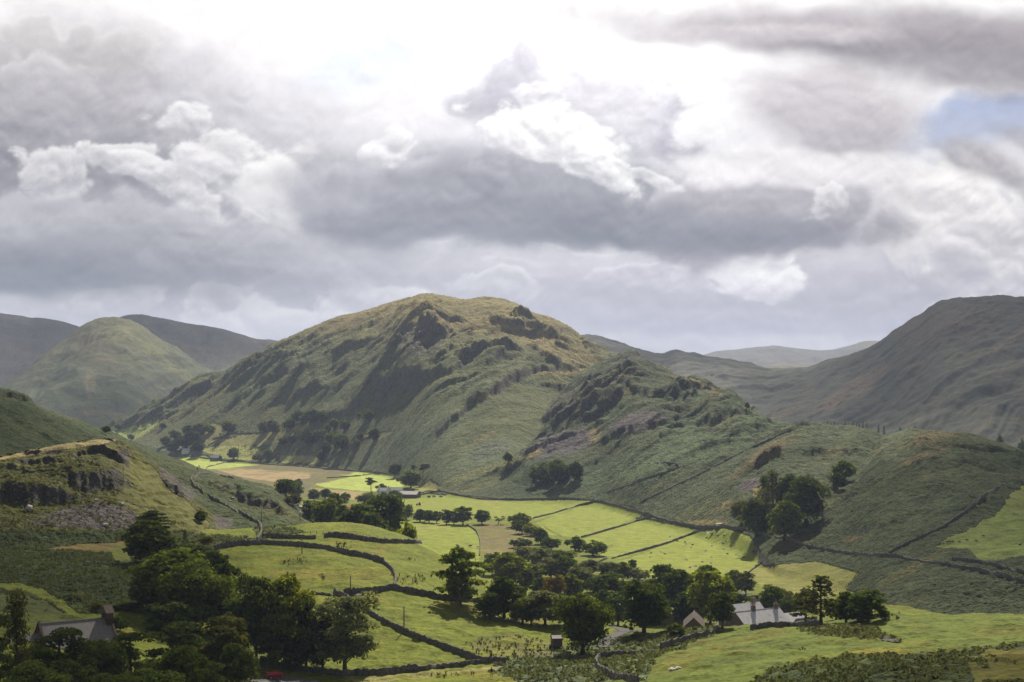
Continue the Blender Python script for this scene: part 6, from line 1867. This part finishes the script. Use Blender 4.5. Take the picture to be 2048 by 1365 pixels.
# farm machines by the grey barn
tr_ = thing('red_tractor', 'red farm tractor with a trailer bar in front of the grey barn', 'tractor', at(837, 1195), math.radians(-160))
mb = MB(); mb.box(-.4, 1.9, -.42, .42, .8, 1.5); mb.box(1.9, 2.0, -.38, .38, .85, 1.45); mb.build('bonnet', M['red'], tr_)
mb = MB(); mb.box(-1.6, -.3, -.7, .7, 1.0, 1.5); mb.box(-1.6, -.3, -.72, .72, 2.45, 2.6); mb.build('cab', M['red'], tr_)
mb = MB(); mb.box(-1.5, -.4, -.66, .66, 1.5, 2.45); mb.build('cab_glass', M['glass'], tr_)
for xx, rr in ((-1.0, .85), (1.4, .5)):
    for sg in (-1, 1):
        mb = MB(); mb.tube([(xx, sg * .75, rr), (xx, sg * 1.15, rr)], [rr, rr], 16); w = mb.build('wheel', M['tyre'], tr_)
        mb = MB(); mb.tube([(xx, sg * 1.16, rr), (xx, sg * 1.2, rr)], [rr * .5, rr * .5], 12); mb.build('rim', M['red'], w)
for i, (u, v, lab) in enumerate([(858, 996, 'dark machine standing left in the row right of the barn'), (868, 995, 'pale covered machine in the middle of the row right of the barn'), (882, 995, 'grey covered machine at the right of the row beside the barn')]):
    t = thing('covered_machine', lab, 'machine', hit(u, v), .3 * i)
    mb = MB(); mb.box(-1.5, 1.5, -.8, .8, .5, 1.3); mb.add([(-1.4, -.75, 1.3), (1.2, -.75, 1.3), (1.2, .75, 1.3), (-1.4, .75, 1.3), (-1, -.4, 1.9), (.6, -.4, 1.9), (.6, .4, 1.9), (-1, .4, 1.9)], [(4, 5, 6, 7), (0, 1, 5, 4), (1, 2, 6, 5), (2, 3, 7, 6), (3, 0, 4, 7)])
    mb.build('body', M['black'] if i == 0 else (M['rock'] if i == 1 else M['metal']), t)
    for xx in (-.9, .9):
        for sg in (-1, 1):
            mb = MB(); mb.tube([(xx, sg * .7, .35), (xx, sg * .95, .35)], [.35, .35], 10); mb.build('wheel', M['tyre'], t)
gate = thing('field_gate', 'dark wooden trough on the grass bank right of the farmhouse', 'trough', hit(1718, 1262))
mb = MB(); mb.box(-1.2, 1.2, -.4, -.32, 0, .55); mb.box(-1.2, 1.2, .32, .4, 0, .55); mb.box(-1.2, -1.12, -.32, .32, 0, .55); mb.box(1.12, 1.2, -.32, .32, 0, .55); mb.box(-1.12, 1.12, -.32, .32, .1, .16); mb.build('trough', M['wood'], gate)
gate.name = 'feed_trough'

# ------------------------------------------------------------------ sheep and cattle
def sheep_mesh(cow=False):
    bm = bmesh.new()
    j = [((0, 0, .62), .3), ((.42, 0, .64), .27), ((-.42, 0, .64), .27), ((.62, 0, .78), .14), ((.8, 0, .84), .11), ((.97, 0, .76), .06),
         ((.36, .13, .4), .1), ((.37, .14, .2), .05), ((.37, .14, .02), .045), ((.36, -.13, .4), .1), ((.37, -.14, .2), .05), ((.37, -.14, .02), .045),
         ((-.38, .14, .42), .13), ((-.46, .14, .22), .055), ((-.42, .14, .02), .045), ((-.38, -.14, .42), .13), ((-.46, -.14, .22), .055), ((-.42, -.14, .02), .045), ((-.66, 0, .66), .08), ((-.74, 0, .46), .04)]
    e = [(0, 1), (0, 2), (1, 3), (3, 4), (4, 5), (1, 6), (6, 7), (7, 8), (1, 9), (9, 10), (10, 11), (2, 12), (12, 13), (13, 14), (2, 15), (15, 16), (16, 17), (2, 18), (18, 19)]
    me = bpy.data.meshes.new('skel')
    k = 1.75 if cow else 1.0
    me.from_pydata([tuple(c * k for c in p) for p, _ in j], e, [])
    o = bpy.data.objects.new('skel', me); COL.objects.link(o)
    md = o.modifiers.new('s', 'SKIN')
    for v, (_, r) in zip(me.skin_vertices[0].data, j):
        r = r * k * (.86 if cow else 1); v.radius = (r, r)
    me.skin_vertices[0].data[0].use_root = True
    o.modifiers.new('d', 'SUBSURF').levels = 1
    dg = bpy.context.evaluated_depsgraph_get()
    out = bpy.data.meshes.new_from_object(o.evaluated_get(dg))
    bpy.data.objects.remove(o)
    return out

_sm = sheep_mesh(); _dm = _sm.copy(); _cm = sheep_mesh(True); _dcm = _cm.copy()
for me, m in ((_sm, 'wool'), (_dm, 'darkwool'), (_cm, 'wool'), (_dcm, 'darkwool')):
    me.materials.clear(); me.materials.append(M[m])
    for f in me.polygons: f.use_smooth = True
_ar = random.Random(8)
def animal(u, v, me, name, label, cat, group, sc=1.0):
    x, y, z = hit(u, v)
    o = link(name, me, None, (x, y, z), _ar.choice([0.1, 3.0, .4, 2.8, -.4, 3.5]) + _ar.uniform(-.3, .3))
    s = sc * _ar.uniform(.9, 1.12); o.scale = (s, s, s)
    tag(o, label, cat, group)
A1 = 'sheep in the bright field below the slope copse'
for (u, v) in [(1322, 1106), (1328, 1108), (1372, 1120), (1374, 1122), (1411, 1103), (1423, 1116), (1447, 1100), (1472, 1111), (1495, 1100), (1503, 1085), (1490, 1115), (1372, 1090), (1382, 1097), (1424, 1093), (1340, 1075), (1438, 1070), (1478, 1113), (1392, 1134), (1300, 1116), (1422, 1128)]:
    animal(u, v, _sm, 'sheep', 'pale sheep in the bright field below the slope copse', 'sheep', A1)
for (u, v) in [(1354, 1084), (1370, 1086), (1385, 1092), (1452, 1085), (1447, 1088), (1445, 1089), (1462, 1095), (1455, 1110), (1448, 1073), (1413, 1078), (1435, 1072), (1405, 1126), (1380, 1137), (1508, 1106), (1302, 1108), (1435, 1062), (1488, 1117), (1330, 1110)]:
    animal(u, v, _dm, 'sheep', 'dark sheep in the bright field below the slope copse', 'sheep', A1)
A2 = 'animals in the bright field behind the knoll'
animal(957, 1097, _cm, 'cow', 'white cow beside the wall in the field behind the knoll', 'cow', A2, .9)
animal(945, 1112, _cm, 'cow', 'white cow lowest in the field behind the knoll', 'cow', A2, .9)
animal(940, 1095, _dcm, 'cow', 'black cow walking in the field behind the knoll', 'cow', A2, .9)
animal(915, 1094, _dcm, 'cow', 'black cow farthest left in the field behind the knoll', 'cow', A2, .9)
A3 = 'dark animals in the green field at the right edge'
for (u, v) in [(1880, 1090), (1887, 1089), (1894, 1087), (1900, 1086), (1906, 1085), (1919, 1086), (1934, 1083), (1967, 1074), (1953, 1084), (2040, 1092)]:
    animal(u, v, _dm, 'sheep', 'dark sheep in the green field at the right edge', 'sheep', A3)
animal(716, 1196, _sm, 'sheep', 'single white sheep below the dark wall left of centre', 'sheep', None)
A4 = 'sheep on the pale far pasture'
for i in range(34):
    u = _ar.uniform(405, 520); v = _ar.uniform(895, 914)
    animal(u, v, _dm, 'sheep', 'tiny dark sheep on the pale far pasture beside the far hamlet', 'sheep', A4, 1.2)
for i in range(14):
    u = _ar.uniform(480, 600); v = _ar.uniform(866, 890)
    animal(u, v, _dm, 'sheep', 'tiny dark sheep on the sloping far pasture under the wood strip', 'sheep', A4, 1.2)

# ------------------------------------------------------------------ boulders and rubble one can tell apart
def boulder(u, v, s, label, group=None, seed=0, flat=.6):
    rnd = random.Random(seed + int(u))
    bm = bmesh.new(); bmesh.ops.create_icosphere(bm, subdivisions=2, radius=1)
    for q in bm.verts:
        q.co *= rnd.uniform(.75, 1.15)
    me = bpy.data.meshes.new('boulder'); bm.to_mesh(me); bm.free(); me.materials.append(M['rock'])
    x, y, z = hit(u, v)
    o = link('boulder', me, None, (x, y, z + s * .15), rnd.uniform(0, 6))
    o.scale = (s, s * .8, s * flat)
    tag(o, label, 'boulder', group)
B1 = 'pale rocks on the end of the bracken hill'
for u, v, s in [(588, 1006, 1.3), (594, 1011, 1.6), (602, 1017, 2.0), (608, 1022, 1.6), (612, 1027, 2.6), (617, 1025, 1.5), (590, 1018, 1.6), (621, 1030, 1.5), (600, 1009, 1.2)]:
    boulder(u, v, s, 'pale rock on the sunlit end of the bracken hill', B1)
boulder(1345, 1341, .9, 'pale slab lying left in the near grass at the bottom', None, 1, .4)
boulder(1356, 1338, .8, 'pale slab lying right in the near grass at the bottom', None, 2, .4)
boulder(242, 1010, 1.2, 'white boulder at the top edge of the scree', None, 3)
boulder(58, 1020, 1.5, 'standing grey boulder at the left of the scree', None, 4, 1.2)
boulder(210, 1052, 1.3, 'white boulder at the foot of the scree', None, 5)
boulder(193, 1001, .9, 'small pale boulder on the grass under the crag', None, 6)
boulder(466, 997, 1.0, 'pale boulder on the bracken hill right of the bending wall', None, 7)
boulder(460, 1003, .8, 'lower pale boulder on the bracken hill right of the bending wall', None, 8)

# ------------------------------------------------------------------ the walker
def person(u, v):
    x, y, z = hit(u, v)
    J = [((0, 0, .98), .15), ((0, 0, 1.2), .15), ((0, 0, 1.42), .16), ((0, 0, 1.52), .065), ((0, 0, 1.60), .07), ((0, .02, 1.70), .098), ((0, .01, 1.79), .075)]
    E = [(0, 1), (1, 2), (2, 3), (3, 4), (4, 5), (5, 6)]
    def chain(root, pts):
        p = root
        for c in pts:
            J.append(c); E.append((p, len(J) - 1)); p = len(J) - 1
        return p
    for s, st in ((-1, .16), (1, -.12)):
        chain(0, [((s * .1, 0, .9), .105), ((s * .11, st * .5 + .03, .5), .072), ((s * .11, st, .1), .05), ((s * .115, st + .02, .045), .05), ((s * .12, st + .16, .035), .038)])
        h = chain(2, [((s * .17, 0, 1.42), .075), ((s * .24, -.03, 1.17), .055), ((s * .2, .12 * (1 if s > 0 else .6), 1.0), .042), ((s * .185, .17, .97), .034)])
        b = J[h][0]
        for k, l in enumerate((.07, .08, .085, .075)):
            chain(h, [((b[0] + s * (k - 1.5) * .02, b[1] + .05, b[2] - .01), .009), ((b[0] + s * (k - 1.5) * .022, b[1] + l, b[2] - .035), .008)])
        chain(h, [((b[0] - s * .035, b[1] + .02, b[2] + .01), .011), ((b[0] - s * .05, b[1] + .05, b[2] + .0), .009)])
    me = bpy.data.meshes.new('skel'); me.from_pydata([p for p, _ in J], E, [])
    o = bpy.data.objects.new('skel', me); COL.objects.link(o)
    o.modifiers.new('s', 'SKIN')
    for q, (_, r) in zip(me.skin_vertices[0].data, J):
        q.radius = (r, r)
    for q in (0, 1, 2):
        me.skin_vertices[0].data[q].radius = (.19, .12)
    me.skin_vertices[0].data[0].use_root = True
    o.modifiers.new('d', 'SUBSURF').levels = 2
    body = bpy.data.meshes.new_from_object(o.evaluated_get(bpy.context.evaluated_depsgraph_get()))
    bpy.data.objects.remove(o)
    body.materials.clear()
    for m in ('skin', 'jacket', 'trousers', 'black'):
        body.materials.append(M[m])
    for f in body.polygons:
        c = f.center; f.use_smooth = True
        hand = c.z < 1.02 and abs(c.x) > .14 and c.y > .1 and c.z > .8
        f.material_index = 0 if c.z > 1.53 or hand else (1 if c.z > .93 else (2 if c.z > .12 else 3))
    p = thing('person', 'person in dark clothes walking on the grass path at the bottom centre', 'person', (x, y, z), math.radians(200))
    link('body', body, p)
    mb = MB(); mb.ball((0, -.015, 1.745), (.108, .118, .1), 14, 9); mb.build('hair', M['hair'], p, True)
    mb = MB(); mb.ball((0, .125, 1.69), (.016, .025, .03), 8, 6); mb.build('nose', M['skin'], p, True)
    for sg in (-1, 1):
        mb = MB(); mb.ball((sg * .036, .108, 1.725), (.014, .01, .009), 8, 6); mb.build('eye', M['black'], p, True)
        mb = MB(); mb.ball((sg * .1, .01, 1.70), (.014, .03, .04), 8, 6); mb.build('ear', M['skin'], p, True)
    mb = MB(); mb.ball((0, .112, 1.645), (.028, .008, .007), 8, 6); mb.build('mouth', M['pot'], p, True)
    mb = MB(); mb.ball((0, -.19, 1.26), (.16, .1, .24), 12, 8); mb.build('rucksack', M['jacket'], p, True)
person(983, 1352)
# ------------------------------------------------------------------ bracken, grass and rushes: plants nobody could count
def scatter(umin, umax, ymin, ymax, per_m2, test, seed):
    rng = np.random.RandomState(seed)
    a0, a1 = (umin - CX) / FPX, (umax - CX) / FPX
    area = (a1 - a0) * (ymax ** 2 - ymin ** 2) / 2
    n = int(area * per_m2)
    y = np.sqrt(rng.uniform(ymin ** 2, ymax ** 2, n)); a = rng.uniform(a0, a1, n)
    u = CX + a * FPX
    j = np.clip(np.round((u - U[0]) / (U[1] - U[0])).astype(int), 0, NC - 1)
    i = np.clip(np.searchsorted(YR, y), 0, NR - 1)
    z = HZ[i, j]
    keep = test(u, V0 - (z - ZC) / y * FPX, y, RGH[i, j], LID[i, j], rng, n)
    # leave out what the lie of the land hides
    cm = np.minimum.accumulate(_VPF, 0)
    keep &= _VPF[i, j] <= cm[i, j] + 14
    x = a * y
    return np.stack([x, y, z], 1)[keep], rng

def plants(name, P, rng, m, fronds, length, width, rise, arch):
    n = len(P)
    if n == 0:
        return
    vs = []
    sz = rng.uniform(.45, 1.35, n)
    for k in range(fronds):
        an = rng.uniform(0, 6.283, n)
        d = np.stack([np.cos(an), np.sin(an), np.zeros(n)], 1); s = np.stack([-np.sin(an), np.cos(an), np.zeros(n)], 1)
        L = (length * sz * rng.uniform(.7, 1.2, n))[:, None]; W = (width * sz)[:, None]; H = (rise * sz * rng.uniform(.7, 1.2, n))[:, None]
        up = np.array([0, 0, 1.0])
        p0 = P - up * .1; p1 = P + d * L * .45 + up * H; p2 = P + d * L + up * H * arch
        vs.append(np.stack([p0 - s * W * .15, p0 + s * W * .15, p1 + s * W * .5, p1 - s * W * .5, p1 - s * W * .5, p1 + s * W * .5, p2 + s * W * .1, p2 - s * W * .1], 1))
    V = np.concatenate(vs).reshape(-1, 3)
    me = crown_mesh(name, V, len(V) // 4, m)
    o = link(name, me)
    o['kind'] = 'stuff'
    o['label'] = {'bracken': 'green bracken covering the slopes', 'grass': 'short tussocky grass on the near banks', 'rushes': 'dark rushes in the wet ground'}[name]
    o['category'] = name
    return o

def _brk(u, v, y, r, l, rng, n):
    patchy = (y > 265) | (fbm((u - CX) / FPX * y / 7, y / 7, 3, 88) > -.16)
    return patchy & (r > .5) & ((l == 0) | (l == 6) | (l == 5)) & (rng.rand(n) < np.clip(1.4 - y / 420, .25, 1))
P, r = scatter(-60, 2110, 150, 500, .9, _brk, 901)
plants('bracken', P, r, M['bracken'], 6, .8, .34, .5, .45)

RUSH = [[(925, 1288), (990, 1276), (1060, 1272), (1112, 1292), (1105, 1312), (1040, 1318), (960, 1312)], [(560, 1122), (610, 1112), (615, 1128), (565, 1132)], [(640, 1150), (662, 1148), (662, 1160), (640, 1160)],
        [(780, 1150), (850, 1152), (855, 1172), (800, 1170)], [(670, 1086), (705, 1084), (705, 1098), (672, 1098)], [(810, 1115), (830, 1112), (832, 1124), (812, 1124)], [(1600, 1266), (1690, 1256), (1760, 1264), (1750, 1278), (1650, 1274)],
        [(1595, 1300), (1615, 1296), (1620, 1306), (1598, 1308)], [(1760, 1232), (1800, 1230), (1800, 1240), (1765, 1242)], [(860, 1350), (960, 1344), (960, 1352), (870, 1358)]]
def _rsh(u, v, y, r, l, rng, n):
    m = np.zeros(n, bool)
    for p in RUSH:
        m |= inpoly(p, u, v)
    return m & (fbm(u / 14, v / 6, 2, 77) > -.02) & (l == 0)
P, r = scatter(500, 1830, 230, 480, .9, _rsh, 903)
plants('rushes', P, r, M['rush'], 9, .4, .12, .5, .9)
